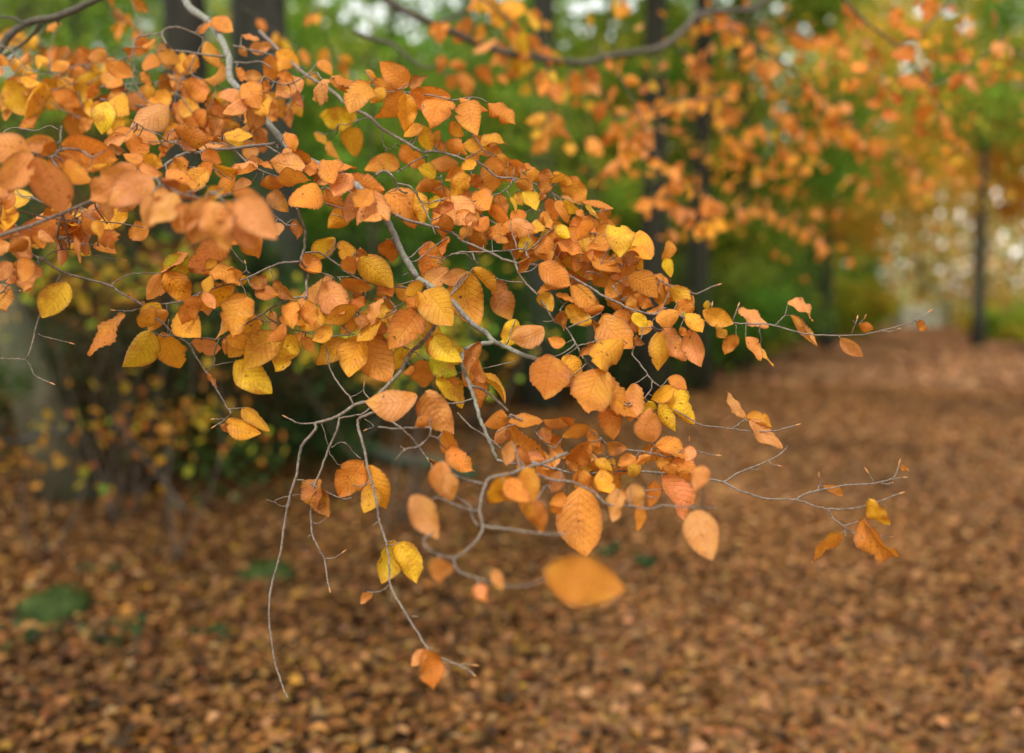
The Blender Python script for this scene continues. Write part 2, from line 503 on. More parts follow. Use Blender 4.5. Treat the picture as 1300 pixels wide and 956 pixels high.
b1.twig([(400, 537), (400, 546), (385, 563), (379, 583), (377, 599), (368, 631), (361, 666), (356, 702), (346, 738), (342, 762), (342, 790), (347, 830), (357, 866), (366, 888)], 3.8, 2.2, dd=-0.03)
b1.twig([(400, 537), (385, 538), (375, 536), (364, 530)], 2.2, 1.6, dd=0.01, bud=True)
b1.twig([(431, 530), (428, 545), (419, 566), (406, 599), (399, 617), (395, 644), (396, 675), (405, 697), (412, 710), (415, 733), (418, 746)], 3, 2.2, dd=-0.02, bud=True)
b1.twig([(377, 609), (390, 611), (402, 618), (412, 623), (424, 629), (436, 633), (447, 632)], 1.8, 1.5, dd=-0.03)
b1.twig([(368, 631), (362, 643), (349, 638), (357, 632), (383, 627)], 1.4, 1.0, bud=True)
b1.twig([(349, 638), (338, 634)], 1.2, 1.0)
b1.twig([(398, 664), (406, 664), (414, 657)], 1.3, 0.9, bud=True)
b1.twig([(413, 709), (424, 708), (434, 702)], 1.3, 1.0, bud=True)
b1.twig([(394, 679), (391, 682)], 1.6, 1.2)
b1.twig([(408, 536), (411, 546), (415, 560), (418, 574), (424, 583), (430, 590), (438, 589)], 1.6, 1.0, dd=0.02, bud=True)
b1.twig([(421, 568), (431, 562), (440, 564), (450, 576), (458, 582)], 1.6, 1.2, dd=0.01)
b1.twig([(489, 515), (480, 521), (463, 528), (455, 533), (455, 544), (460, 560), (463.5, 577), (467.5, 597), (474, 619), (479, 644), (482, 663), (490, 688), (494, 710), (496, 743), (510, 771), (531, 804), (541, 820), (558, 834), (590, 848), (601, 856)], 4, 2.2, d0=1.42, dd=-0.2, bud=True)
b1.twig([(583, 845), (590, 843), (600, 844)], 1.8, 1.0, bud=True)
b1.twig([(496, 741), (488, 748), (476, 752), (466, 751)], 1.8, 1.2)
b1.twig([(541, 820), (545, 826)], 1.6, 1.2)
b1.twig([(470, 611), (460, 617), (448, 616)], 1.8, 1.2)
b1.twig([(480, 662), (473, 668)], 1.5, 1.0)
b1.twig([(523, 782), (531, 783)], 1.2, 0.9)
b1.twig([(471, 514), (463, 524), (447, 528), (431, 531)], 2.4, 2.6, d0=1.43)
b1.twig([(481, 522), (497, 535), (510, 544), (522, 555), (533, 569), (546, 587), (552, 602), (560, 618)], 3, 2, dd=-0.08)
b1.twig([(480, 510), (468, 505), (462, 497), (462, 490)], 2, 1.4, d0=1.42, bud=True)
b1.twig([(448, 513), (445, 505), (436, 495), (424, 478), (417, 462), (416, 450), (412, 433), (408, 421)], 2.6, 1.6, dd=0.03)
b1.twig([(445, 504), (453, 501), (460, 496)], 1.4, 1.0)
b1.twig([(463, 532), (472, 538), (474, 542), (466, 545)], 1.3, 0.9, bud=True)
b1.twig([(480, 542), (505, 544), (522, 543), (535, 543), (546, 543), (546, 552), (540, 560), (530, 567), (514, 571), (502, 585)], 1.8, 2.6, d0=1.3, dd=-0.02)
b1.twig([(546, 553), (556, 556)], 1.4, 1.0)
b1.twig([(514, 571), (508, 566)], 1.8, 1.2)
b1.twig([(627, 434), (610, 437), (598, 440), (589, 445), (587, 453), (588, 466), (593, 481), (603, 508), (609, 530), (617, 550), (625, 569), (631, 584)], 6, 4.2, d0=1.43, dd=-0.05, limb=True)
b1.twig([(598, 490), (606, 492), (617, 497), (631, 508), (646, 523)], 4, 3.2, dd=0.02)
b1.twig([(600, 506), (587, 511), (576, 512), (562, 512)], 2.4, 1.8)
b1.twig([(631, 549), (645, 541), (657, 538)], 1.6, 1.2, d0=1.4)
b1.twig([(546, 466), (560, 474), (578, 473), (600, 472), (625, 465), (655, 459)], 1.3, 1.6, d0=1.47, dd=-0.02)
b1.twig([(581, 524), (597, 541), (614, 552), (628, 562), (645, 578)], 2.2, 2, d0=1.42)
b1.twig([(503, 437), (515, 441), (526, 447), (538, 456)], 1.8, 1.5, d0=1.44)
# twigs that leave the limb to the left, half way down
b1.twig([(377, 264), (382, 276), (387, 291), (387, 300), (386, 317), (382, 331), (391, 345), (389, 363), (389, 382)], 2.8, 3.4, d0=1.44, dd=-0.01)
b1.twig([(387, 321), (400, 320), (409, 323), (428, 335), (442, 347), (458, 355), (482, 363), (503, 364), (531, 367)], 2.2, 2.6, d0=1.43, dd=0.02)
b1.twig([(428, 352), (445, 351)], 1.6, 1.2, d0=1.43)
b1.twig([(391, 345), (400, 344), (416, 349), (424, 353)], 2.4, 1.8)
b1.twig([(505, 362), (526, 356)], 1.6, 1.4, d0=1.45)
b1.twig([(511, 350), (521, 345)], 1.6, 1.4, d0=1.46)
b1.twig([(490, 376), (498, 385), (507, 398), (511, 408)], 1.8, 1.2, d0=1.45, bud=True)
b1.twig([(410, 398), (422, 403), (435, 414), (446, 424)], 2.0, 2.2, d0=1.44)
b1.twig([(435, 414), (447, 405), (455, 398)], 1.6, 1.3)
b1.twig([(446, 425), (432, 426), (414, 428)], 1.8, 1.4)
b1.leaves('''
426 303 396 328 18 y; 431 306 446 336 17 g; 440 325 446 342 18 o; 452 318 463 325 10 b; 456 328 494 358 32 g
490 304 495 327 22 r; 547 306 536 348 27 r; 490 355 500 378 20 o; 408 358 440 398 36 p; 424 352 380 385 26 p
433 356 468 368 14 r; 447 372 462 380 11 b; 452 388 415 408 18 g; 470 390 497 410 20 y; 458 400 496 422 20 r
455 402 458 416 11 b; 478 385 486 377 8 b; 528 370 516 402 16 r; 533 385 548 412 6 r; 540 368 575 412 38 g 1.41
592 345 561 355 18 p; 590 346 602 403 38 g; 600 340 626 372 16 g; 530 396 500 438 36 r; 522 412 498 432 14 o
466 424 495 481 42 o; 462 424 446 474 32 g; 443 432 405 461 28 g; 550 427 585 458 30 y; 545 425 560 452 20 o
545 455 576 474 24 l; 540 457 532 493 28 o; 526 466 513 474 10 r; 556 475 588 512 24 y; 557 475 582 485 14 o
545 495 528 535 20 y; 548 530 528 545 14 r; 562 546 580 574 24 o 1.33; 567 570 600 595 22 o 1.33; 545 582 558 592 11 b
603 476 641 506 14 g; 612 478 606 516 20 r; 690 415 652 430 30 p; 655 405 640 440 20 y; 585 440 575 462 18 y
462 585 430 628 36 o 1.38; 466 590 484 645 32 g 1.39; 470 615 465 648 22 g 1.37; 400 608 402 640 22 b 1.4; 405 620 418 652 20 b 1.39
500 685 484 735 28 y 1.33; 506 688 527 737 25 y 1.33; 473 752 458 764 10 p; 544 824 545 870 26 r 1.2; 540 826 525 845 14 p 1.2
530 503 469 510 32 p 1.33; 540 497 572 549 38 p 1.33; 458 314 452 340 12 o; 515 382 505 362 14 g; 452 405 430 420 20 g
412 203 425 235 28 o 1.42; 445 220 430 250 26 p 1.42; 470 240 455 268 24 o 1.42; 310 106 330 138 26 o 1.55; 330 128 312 156 24 p 1.55; 484 405 455 432 18 g; 560 450 548 475 14 g; 570 300 562 325 10 r; 463 378 440 392 14 r; 490 398 512 412 14 g; 480 425 460 412 16 r
''')
fill(b1, 14, (390, 290, 620, 480), 34, 'oogpyrb')
fill(b1, 8, (300, 110, 400, 215), 26, 'opg')
b1.finish()

# --- low twig on the left
b2 = Branch('thin grey beech twig on the left with single yellow leaves along it', 'tree branch')
b2.twig([(-60, 262), (-10, 291), (9, 300), (33, 318), (44, 325), (56, 330), (78, 345), (110, 354), (140, 363), (157, 374), (184, 389), (200, 404), (222, 424), (241, 438), (247, 450), (260, 469), (268, 481), (275, 494), (290, 519), (293, 525), (286, 532), (274, 540)], 3.6, 1.6, d0=1.36, dd=0.06, bud=True)
b2.twig([(286, 532), (280, 532), (272, 532)], 1.3, 0.9, bud=True)
b2.twig([(290, 519), (300, 518), (310, 518)], 1.3, 1.1)
b2.twig([(56, 328), (67, 320), (88, 316), (110, 321), (133, 327), (154, 330)], 1.8, 1.0, dd=0.06, bud=True)
b2.twig([(140, 363), (150, 355), (165, 348), (180, 347), (195, 347), (206, 346)], 1.8, 1.2, dd=0.05)
b2.twig([(184, 389), (200, 387), (228, 383), (250, 374), (264, 369), (281, 363), (294, 360), (313, 353), (338, 341), (357, 334), (382, 332)], 1.8, 2.6, dd=0.03)
b2.twig([(317, 347), (313, 343), (312, 336)], 1.4, 0.9, bud=True)
b2.twig([(184, 389), (170, 394), (158, 395), (146, 394)], 1.4, 0.9, bud=True)
b2.twig([(78, 345), (72, 358), (55, 388), (47, 413), (37, 449), (34, 456), (38, 464), (45, 477), (64, 486)], 2.4, 1.3, bud=True)
b2.twig([(34, 456), (18, 456), (0, 455), (-20, 452)], 1.4, 1.4)
b2.twig([(49, 424), (58, 428), (72, 431), (88, 435)], 1.6, 1.0, bud=True)
b2.twig([(-30, 402), (0, 373), (12, 359), (24, 347)], 2.6, 1.8, d0=1.34)
b2.twig([(3, 371), (14, 369), (24, 369)], 1.4, 0.9, bud=True)
b2.twig([(389, 377), (377, 378), (357, 384), (335, 397), (327, 402), (312, 412), (291, 424), (278, 430), (256, 429), (228, 426), (206, 427)], 2.8, 1.6, d0=1.43, dd=0.0)
b2.twig([(335, 399), (346, 407), (357, 414), (366, 418), (385, 421), (400, 425)], 2.0, 1.4)
b2.twig([(278, 430), (274, 441), (272, 450), (271, 462), (261, 473)], 2.0, 1.6)
b2.twig([(271, 464), (285, 461), (298, 459)], 1.6, 1.2)
b2.twig([(218, 420), (213, 427), (214, 405)], 1.3, 1.0)
b2.twig([(325, 404), (338, 408), (352, 409)], 1.4, 1.0)
b2.leaves('''
84 358 65 402 33 y; 157 398 118 448 27 o; 192 420 160 466 30 y; 206 421 216 464 36 g; 203 385 182 410 18 y; 213 395 190 418 18 o
206 348 188 378 20 o; 240 325 213 365 24 l; 210 345 232 380 28 g; 240 322 206 345 14 p; 286 303 245 340 22 p; 240 330 265 345 12 r
266 344 302 357 19 o; 275 330 266 343 12 g; 297 362 254 392 20 g; 252 376 232 410 18 o; 228 393 260 424 34 g; 315 352 296 360 10 g
320 365 330 352 13 b; 325 362 352 378 18 r; 348 356 370 377 9 b; 313 376 308 426 38 o; 305 380 273 432 24 g; 325 405 293 450 30 g
356 425 322 466 38 g; 372 424 358 469 34 y; 383 428 396 445 14 o; 300 457 342 495 31 y; 355 402 385 412 12 o; 380 415 413 396 24 g
263 475 275 491 9 r; 288 532 328 548 20 g; 308 517 340 544 5 g; 280 540 290 547 9 b; 66 264 33 286 17 p 1.38; 87 266 66 282 11 p 1.4
160 374 164 378 5 r; 180 383 184 387 4 r; 42 334 15 346 12 p 1.33; 48 338 35 368 22 p 1.33; 2 360 14 393 24 o 1.36; 17 336 -10 352 20 p 1.32
38 302 5 330 30 p 1.3; 12 308 -10 326 20 p 1.3; 75 286 28 305 20 p 1.33; 40 298 14 312 18 p 1.33; 20 350 6 358 10 p 1.34
''', jit=0.012)
fill(b2, 14, (190, 340, 400, 440), 34, 'oogpg')
b2.finish()

# --- the layered sprays on the left, nearest to the camera
b3 = Branch('dense beech spray on the left with large pinkish tan leaves', 'tree branch')
b3.twig([(-80, 330, 1.1), (0, 300, 1.18), (100, 262, 1.28), (200, 215, 1.36), (222, 201, 1.38), (238, 194, 1.4), (252, 194, 1.41), (261, 191, 1.42), (271, 190, 1.43), (294, 189, 1.45), (313, 186, 1.48), (335, 184, 1.53), (350, 182, 1.58)], 4.5, 4.0)
b3.twig([(335, 184), (344, 188), (358, 197), (366, 202)], 2.2, 1.8)
b3.twig([(238, 193), (228, 184), (212, 179), (200, 170), (185, 164), (171, 155)], 2.0, 1.3, dd=-0.03, bud=True)
b3.twig([(212, 179), (200, 180), (188, 180)], 1.6, 1.2)
b3.twig([(212, 178), (214, 170), (220, 164)], 1.3, 1.0)
b3.twig([(294, 189), (302, 195), (311, 204), (320, 211), (332, 217), (351, 224), (362, 228)], 2.4, 1.6)
b3.twig([(263, 189), (255, 181), (238, 178), (212, 180)], 1.8, 1.4)
b3.twig([(294, 187), (282, 182), (260, 181)], 1.6, 1.2)
b3.twig([(299, 186), (290, 181), (282, 177)], 1.3, 0.9, bud=True)
b3.twig([(200, 216), (206, 205), (200, 203), (190, 202)], 1.6, 1.2)
b3.twig([(248, 212), (240, 212), (233, 210)], 1.4, 1.0, d0=1.36)
b3.twig([(277, 217), (267, 214), (260, 218)], 1.4, 1.0, d0=1.36)
b3.twig([(195, 225), (225, 244), (241, 249), (263, 252)], 2.6, 1.6, d0=1.17, dd=-0.01)
b3.twig([(236, 245), (250, 241), (263, 236)], 1.6, 1.0)
b3.twig([(263, 251), (267, 243)], 2.4, 2.0)
b3.twig([(40, 195), (52, 198), (66, 199), (76, 190), (92, 189), (105, 193), (118, 200)], 3.0, 3.0, d0=1.24, dd=0.03)
b3.twig([(76, 190), (77, 176), (78, 160)], 2.0, 1.8)
b3.twig([(-20, 172), (0, 170), (18, 162), (45, 166), (62, 160), (75, 165)], 1.8, 1.2, d0=1.42)
b3.twig([(46, 253), (58, 259), (70, 262), (80, 260)], 1.6, 1.2, d0=1.3)
b3.twig([(-5, 286), (10, 286), (27, 289), (40, 293)], 1.6, 1.2, d0=1.3)
b3.twig([(340, 267), (350, 275), (363, 285), (371, 293), (380, 301)], 1.8, 1.5, d0=1.42)
b3.twig([(363, 286), (372, 286), (380, 285)], 1.3, 1.0)
b3.twig([(364, 284), (370, 279)], 1.2, 0.9)
b3.leaves('''
221 163 262 178 22 r; 281 150 272 170 13 b; 284 172 318 172 16 g 1.5; 286 170 308 185 14 y 1.52; 288 183 250 188 14 p; 225 180 245 190 14 b
210 185 200 198 12 r; 255 196 280 206 17 r; 240 205 210 222 25 o; 270 210 303 216 9 g; 212 215 245 240 22 o; 265 215 235 243 24 g
315 204 322 230 32 p; 316 200 333 206 8 p; 328 208 345 214 8 r; 320 232 295 240 14 p; 330 235 360 234 16 r; 341 246 362 265 15 b
295 228 272 245 20 o; 205 225 232 245 24 b; 376 278 377 300 12 b; 350 283 358 300 14 p; 388 212 346 205 26 p 1.44; 353 230 391 226 16 o 1.43
362 168 374 190 14 o 1.46; 370 189 360 197 9 p 1.46; 300 222 275 235 18 o; 250 225 272 212 18 o; 285 240 262 252 16 g
225 245 200 285 34 p 1.1; 270 250 235 300 40 p 1.07; 262 255 284 312 38 p 1.05; 300 252 348 300 40 p 1.06; 295 245 335 262 20 p 1.12
322 285 317 325 30 o 1.32; 325 290 290 308 22 o 1.33; 250 265 215 290 30 p 1.08; 305 262 282 282 26 p 1.07; 296 275 322 312 24 p 1.08
40 195 -15 190 36 p 1.2; 42 196 0 235 32 p 1.17; 70 180 36 185 22 p 1.24; 70 180 52 195 12 r 1.23; 48 198 48 252 48 p 1.16
78 185 145 200 34 o 1.28; 74 195 114 212 20 p 1.25; 82 205 112 228 24 o 1.24; 88 222 80 250 9 r 1.26; 74 218 78 240 7 b
172 210 118 250 36 p 1.2; 195 228 145 262 38 p 1.17; 200 250 172 282 32 p 1.12; 115 210 150 205 14 g; 162 175 190 218 27 o
160 172 133 188 18 p; 138 185 155 192 11 b; 168 165 150 182 18 o; 175 172 198 178 16 p 1.4; 20 240 35 270 26 y 1.33; 18 245 -4 264 18 p
103 265 108 294 27 y 1.42; 120 280 128 300 14 g; 128 275 150 305 26 g 1.5; 90 255 70 268 16 o 1.35; -2 240 25 256 24 p 1.22; 10 212 -20 260 34 p 1.2
182 205 158 196 14 o; 205 212 190 200 16 g; 178 212 205 222 18 p 1.25; 235 232 255 250 22 o 1.25; 195 245 222 262 26 p 1.13
395 205 372 192 10 r 1.48; 62 200 80 212 14 o 1.25; 88 305 100 318 20 y 1.5; 92 300 112 318 24 o 1.5
''')
b3.finish()

# --- spray behind, top left
b4 = Branch('top left beech spray with a looped thin twig, amber and yellow leaves', 'tree branch')
b4.twig([(290, 72), (277, 71), (264, 70), (239, 66), (217, 63), (211, 55), (206, 43), (214, 35), (228, 35), (244, 41), (258, 50), (253, 63), (248, 72), (241, 86), (231, 102), (223, 118)], 2.8, 1.5, d0=1.71, dd=0.03)
b4.twig([(206, 42), (190, 44), (174, 48), (169, 62), (171, 85), (169, 100), (184, 127)], 2.2, 1.6)
b4.twig([(244, 86), (245, 96), (263, 103), (285, 113)], 2.0, 1.5)
b4.twig([(247, 43), (253, 36), (262, 27), (266, 22)], 1.8, 1.4)
b4.twig([(296, 58), (316, 63), (341, 69), (365, 78), (388, 88)], 2.6, 2.0, d0=1.73, dd=0.04)
b4.twig([(297, 79), (315, 80), (330, 78), (345, 86)], 2.0, 1.4, d0=1.7)
b4.twig([(-30, 48), (9, 61), (24, 75), (38, 89), (63, 92), (80, 100), (100, 112)], 2.0, 1.4, d0=1.8, dd=0.0)
b4.twig([(55, 113), (70, 114), (82, 109), (95, 105)], 1.4, 1.0, d0=1.78, bud=True)
b4.twig([(150, 125), (163, 112), (184, 127), (200, 135)], 1.4, 1.4, d0=1.72)
b4.twig([(335, 97), (350, 104), (365, 108), (385, 98), (403, 92)], 1.8, 1.4, d0=1.6)
b4.leaves('''
8 101 24 139 30 y; 22 96 40 123 17 o; 28 97 50 108 12 g; -6 90 10 95 12 p; 10 76 36 90 18 g; 26 80 40 71 11 p; 44 71 63 88 17 g; 88 79 72 93 15 o
72 100 60 136 24 g; 58 105 32 148 11 g; 75 98 100 130 24 g; 104 130 126 93 26 g; 72 28 73 46 18 o 2.0; 136 66 112 74 14 p 1.95
133 75 163 93 22 o; 129 95 157 107 18 o; 168 62 155 64 20 r; 196 68 190 92 20 o; 200 62 225 75 18 o; 251 71 229 88 18 o; 166 0 182 8 14 o 1.9
133 129 131 167 25 y 1.6; 142 126 172 150 28 g 1.62; 112 136 93 152 15 o; 105 138 128 142 14 r; 212 113 196 140 22 g; 215 135 180 165 34 p 1.55
268 24 294 40 19 o; 252 42 266 30 11 r; 307 44 328 49 8 p; 317 62 343 56 15 p; 306 58 311 70 9 p; 343 70 335 94 21 o; 350 66 376 80 20 g
368 74 360 92 18 g; 372 75 379 90 7 g; 333 97 310 99 14 p; 300 86 308 104 12 r; 262 52 279 84 13 o; 280 78 263 103 8 o
238 100 262 125 22 o; 234 108 246 130 18 p; 286 116 268 148 22 y; 300 113 290 135 24 p 1.57; 311 124 292 150 26 p 1.55; 317 122 343 149 26 g 1.55
335 118 357 145 22 g 1.8; 385 100 356 127 26 p; 378 114 384 136 10 b; 418 105 386 112 31 p 1.55; 370 128 380 144 14 y 1.8; 207 93 212 112 15 b
228 127 255 148 22 g; 222 130 228 156 18 p; 211 133 200 160 22 g; 88 60 76 78 12 o 2.0; 10 84 -4 72 12 o; 45 148 30 165 14 o; 118 150 102 166 15 o
178 92 190 108 12 o; 345 112 330 104 10 r; 372 100 355 98 12 r; 122 70 100 62 12 o 2.0; 250 148 272 160 16 g; 158 152 140 164 14 g
180 60 196 50 8 o; 320 108 340 116 10 r; 262 140 240 156 18 o
''')
b4.finish()

# --- long arching twig above the limb
b5 = Branch('arching beech twig above the grey limb with broad orange leaves at its tip', 'tree branch')
b5.twig([(330, 40, 1.85), (380, 88, 1.72), (422, 116, 1.66), (439, 132, 1.63), (470, 149, 1.6), (482, 161, 1.59), (500, 172, 1.58), (516, 181, 1.57), (529, 189, 1.56), (537, 193, 1.555), (551, 192, 1.55), (572, 196, 1.54), (591, 203, 1.53), (609, 207, 1.52), (631, 224, 1.52), (652, 226, 1.52), (674, 232, 1.52), (700, 244, 1.53), (716, 258, 1.54), (732, 272, 1.55)], 4.6, 2.0)
b5.twig([(652, 228), (666, 242), (680, 260), (694, 280), (704, 292)], 2.2, 1.4)
b5.twig([(652, 226), (645, 238), (632, 246), (620, 249)], 2.0, 1.4)
b5.twig([(544, 197), (534, 201), (525, 205), (514, 213), (503, 219)], 2.0, 1.4)
b5.twig([(485, 166), (485, 178), (489, 187), (497, 189), (503, 182)], 1.6, 1.0)
b5.twig([(420, 98), (436, 104), (458, 106), (474, 117), (503, 116), (517, 117), (532, 119), (545, 121), (562, 124), (575, 127), (592, 124)], 1.6, 2.0, d0=1.55, dd=-0.02)
b5.twig([(505, 114), (514, 109), (522, 105)], 1.4, 1.0)
b5.twig([(592, 124), (606, 124), (619, 130)], 1.4, 1.0)
b5.twig([(474, 103), (476, 115)], 1.2, 1.0)
b5.twig([(430, 158), (442, 158), (456, 152), (470, 149)], 1.2, 1.2, d0=1.66)
b5.twig([(560, 222), (562, 235), (564, 246)], 1.6, 1.2, d0=1.5)
b5.twig([(591, 203), (602, 196), (612, 190)], 1.8, 1.2)
b5.twig([(668, 231), (676, 238), (681, 248)], 2.2, 1.6)
b5.twig([(697, 240), (704, 250), (707, 258)], 2.0, 1.4)
b5.leaves('''
403 78 420 94 14 o; 420 97 440 115 17 o; 425 95 472 104 9 r; 470 108 450 145 32 o 1.52; 464 89 477 103 8 g; 474 104 503 112 20 o; 520 107 487 86 26 o
519 110 540 101 7 b; 490 112 472 130 16 g; 514 118 480 148 20 o; 515 119 513 160 28 g 1.5; 520 117 568 122 20 o; 520 119 545 139 15 o
570 124 552 168 36 o; 596 128 606 174 32 o 1.5; 583 124 618 136 9 o; 619 130 652 155 20 o; 453 150 408 148 22 y 1.75; 457 163 436 189 29 g 1.68
400 167 413 183 10 g 1.8; 418 178 430 200 10 g 1.8; 537 160 514 172 16 g; 532 158 546 184 22 y; 572 154 587 170 15 g; 507 212 483 203 20 o; 488 200 465 216 18 o
508 186 539 209 20 o; 552 178 566 192 12 o; 566 180 592 193 16 o; 544 211 580 208 18 o; 590 212 567 227 17 o; 592 213 608 196 14 o
553 225 534 218 18 y; 560 232 530 240 13 r; 543 241 572 250 14 o; 596 222 572 245 22 g; 588 183 637 198 28 g; 630 197 662 220 20 o
628 198 620 238 28 o; 598 222 612 236 14 r; 668 218 688 228 13 g; 664 208 682 217 8 o; 697 214 690 245 18 r; 702 220 725 232 12 g; 712 228 743 256 20 o
712 250 738 258 12 p; 738 256 775 268 9 o; 775 266 757 276 12 r; 744 257 757 277 8 y; 688 240 683 256 9 p; 664 243 680 268 19 y
695 252 702 282 19 o; 706 255 722 280 15 o; 716 254 735 270 9 y; 732 264 744 280 9 o; 724 280 754 296 23 o; 760 283 778 288 14 o
632 246 642 270 16 r; 648 250 654 268 6 y; 655 245 662 262 12 g; 600 255 610 283 14 g; 604 242 620 270 26 o; 616 262 646 284 14 o
645 205 668 214 10 o; 652 212 640 226 16 o; 610 185 640 178 14 g; 560 168 545 176 12 g; 690 268 700 290 12 o; 668 270 650 282 16 o; 740 276 765 290 16 o; 600 170 620 182 10 o
655 232 676 240 12 r; 675 240 662 222 14 o; 604 205 588 216 14 g; 700 232 716 222 10 g
''')
b5.finish()

# --- the right-hand spray along the long twig
b6 = Branch('long beech twig reaching right over the path to a bare pointed tip', 'tree branch')
b6.twig([(380, 196, 1.56), (400, 214, 1.53), (437, 219, 1.5), (465, 248, 1.49), (494, 268, 1.48), (516, 279, 1.48), (536, 284, 1.48), (557, 290, 1.48), (577, 297, 1.48), (588, 306, 1.48), (620, 320, 1.48), (652, 333, 1.48), (700, 340, 1.48), (744, 362, 1.47), (765, 375, 1.46), (788, 386, 1.46), (800, 392, 1.45), (830, 399, 1.45), (847, 394, 1.45), (868, 403, 1.44), (888, 407, 1.44), (926, 410, 1.43), (960, 411, 1.42), (982, 413, 1.41), (1000, 418, 1.41), (1024, 424, 1.4), (1058, 426, 1.4), (1094, 425, 1.4), (1119, 420, 1.39), (1141, 414, 1.39), (1163, 406, 1.38), (1178, 397, 1.38)], 4.4, 1.3, bud=True)
b6.twig([(1081, 424), (1085, 414), (1088, 405)], 2.0, 1.2, bud=True)
b6.twig([(1086, 412), (1083, 407)], 1.4, 1.0)
b6.twig([(1090, 412), (1094, 408), (1097, 405)], 1.2, 1.2, bud=True)
b6.twig([(1119, 420), (1130, 421), (1140, 418)], 1.4, 1.2, bud=True)
b6.twig([(984, 413), (991, 406), (997, 400)], 1.8, 1.3)
b6.twig([(1011, 421), (1016, 424)], 1.6, 1.2, bud=True)
b6.twig([(929, 409), (933, 400), (937, 389)], 2.0, 1.3, bud=True)
b6.twig([(897, 407), (901, 399), (904, 388)], 1.6, 1.0, bud=True)
b6.twig([(850, 362), (867, 366), (878, 372), (887, 372), (900, 366), (910, 362)], 1.6, 1.8, d0=1.56, bud=True)
b6.twig([(477, 222), (488, 217), (497, 222), (503, 233), (508, 242), (521, 246)], 3.4, 2.0, d0=1.49)
b6.twig([(505, 233), (519, 236), (527, 244), (535, 257), (544, 275), (553, 298)], 2.4, 1.7, dd=-0.01)
b6.twig([(533, 254), (541, 258), (551, 256)], 1.4, 1.0)
b6.twig([(412, 237), (420, 241), (433, 243), (444, 243)], 1.8, 1.5, d0=1.49)
b6.twig([(406, 257), (420, 260), (433, 264), (445, 268)], 1.8, 1.4, d0=1.49)
b6.twig([(423, 273), (432, 275), (440, 277)], 1.4, 1.0, d0=1.48)
b6.twig([(545, 325), (560, 328), (571, 324), (585, 320), (603, 320), (625, 319), (648, 318), (660, 316), (667, 319), (669, 325)], 1.8, 2.4, d0=1.46, dd=-0.02)
b6.twig([(648, 318), (653, 331), (658, 345), (666, 358), (682, 374), (697, 397), (703, 407), (718, 416), (733, 440), (738, 450), (744, 459), (751, 467)], 3.0, 2.0)
b6.twig([(664, 358), (651, 358), (639, 356), (626, 352)], 1.6, 1.2)
b6.twig([(662, 346), (673, 344), (682, 337)], 1.8, 1.3)
b6.twig([(703, 407), (696, 408), (689, 408)], 1.4, 1.0)
b6.twig([(721, 416), (741, 408), (752, 403), (763, 397)], 1.8, 1.2)
b6.twig([(733, 439), (750, 435), (763, 430)], 1.6, 1.2)
b6.twig([(710, 395), (716, 386), (729, 378)], 1.6, 1.2, d0=1.46)
b6.twig([(600, 322), (603, 331), (608, 336)], 2.2, 1.4)
b6.twig([(555, 335), (566, 327), (575, 323), (590, 322), (600, 330)], 1.6, 1.3, d0=1.46)
b6.twig([(830, 399), (838, 392), (846, 391)], 1.8, 1.4)
b6.twig([(806, 394), (811, 410), (816, 425), (806, 440), (803, 450), (814, 464), (828, 483), (838, 491)], 1.8, 2.0, dd=-0.03)
b6.twig([(828, 484), (827, 493), (823, 499), (815, 508), (808, 512)], 1.8, 1.3)
b6.twig([(823, 500), (831, 503), (838, 496)], 1.3, 1.2)
b6.twig([(814, 415), (822, 416), (827, 415)], 1.2, 1.0)
b6.twig([(745, 345), (756, 346), (765, 352)], 2.0, 1.4, d0=1.47)
b6.twig([(750, 335), (763, 342)], 1.8, 1.4, d0=1.48)
b6.twig([(778, 363), (784, 372), (790, 383)], 1.8, 1.3, d0=1.46)
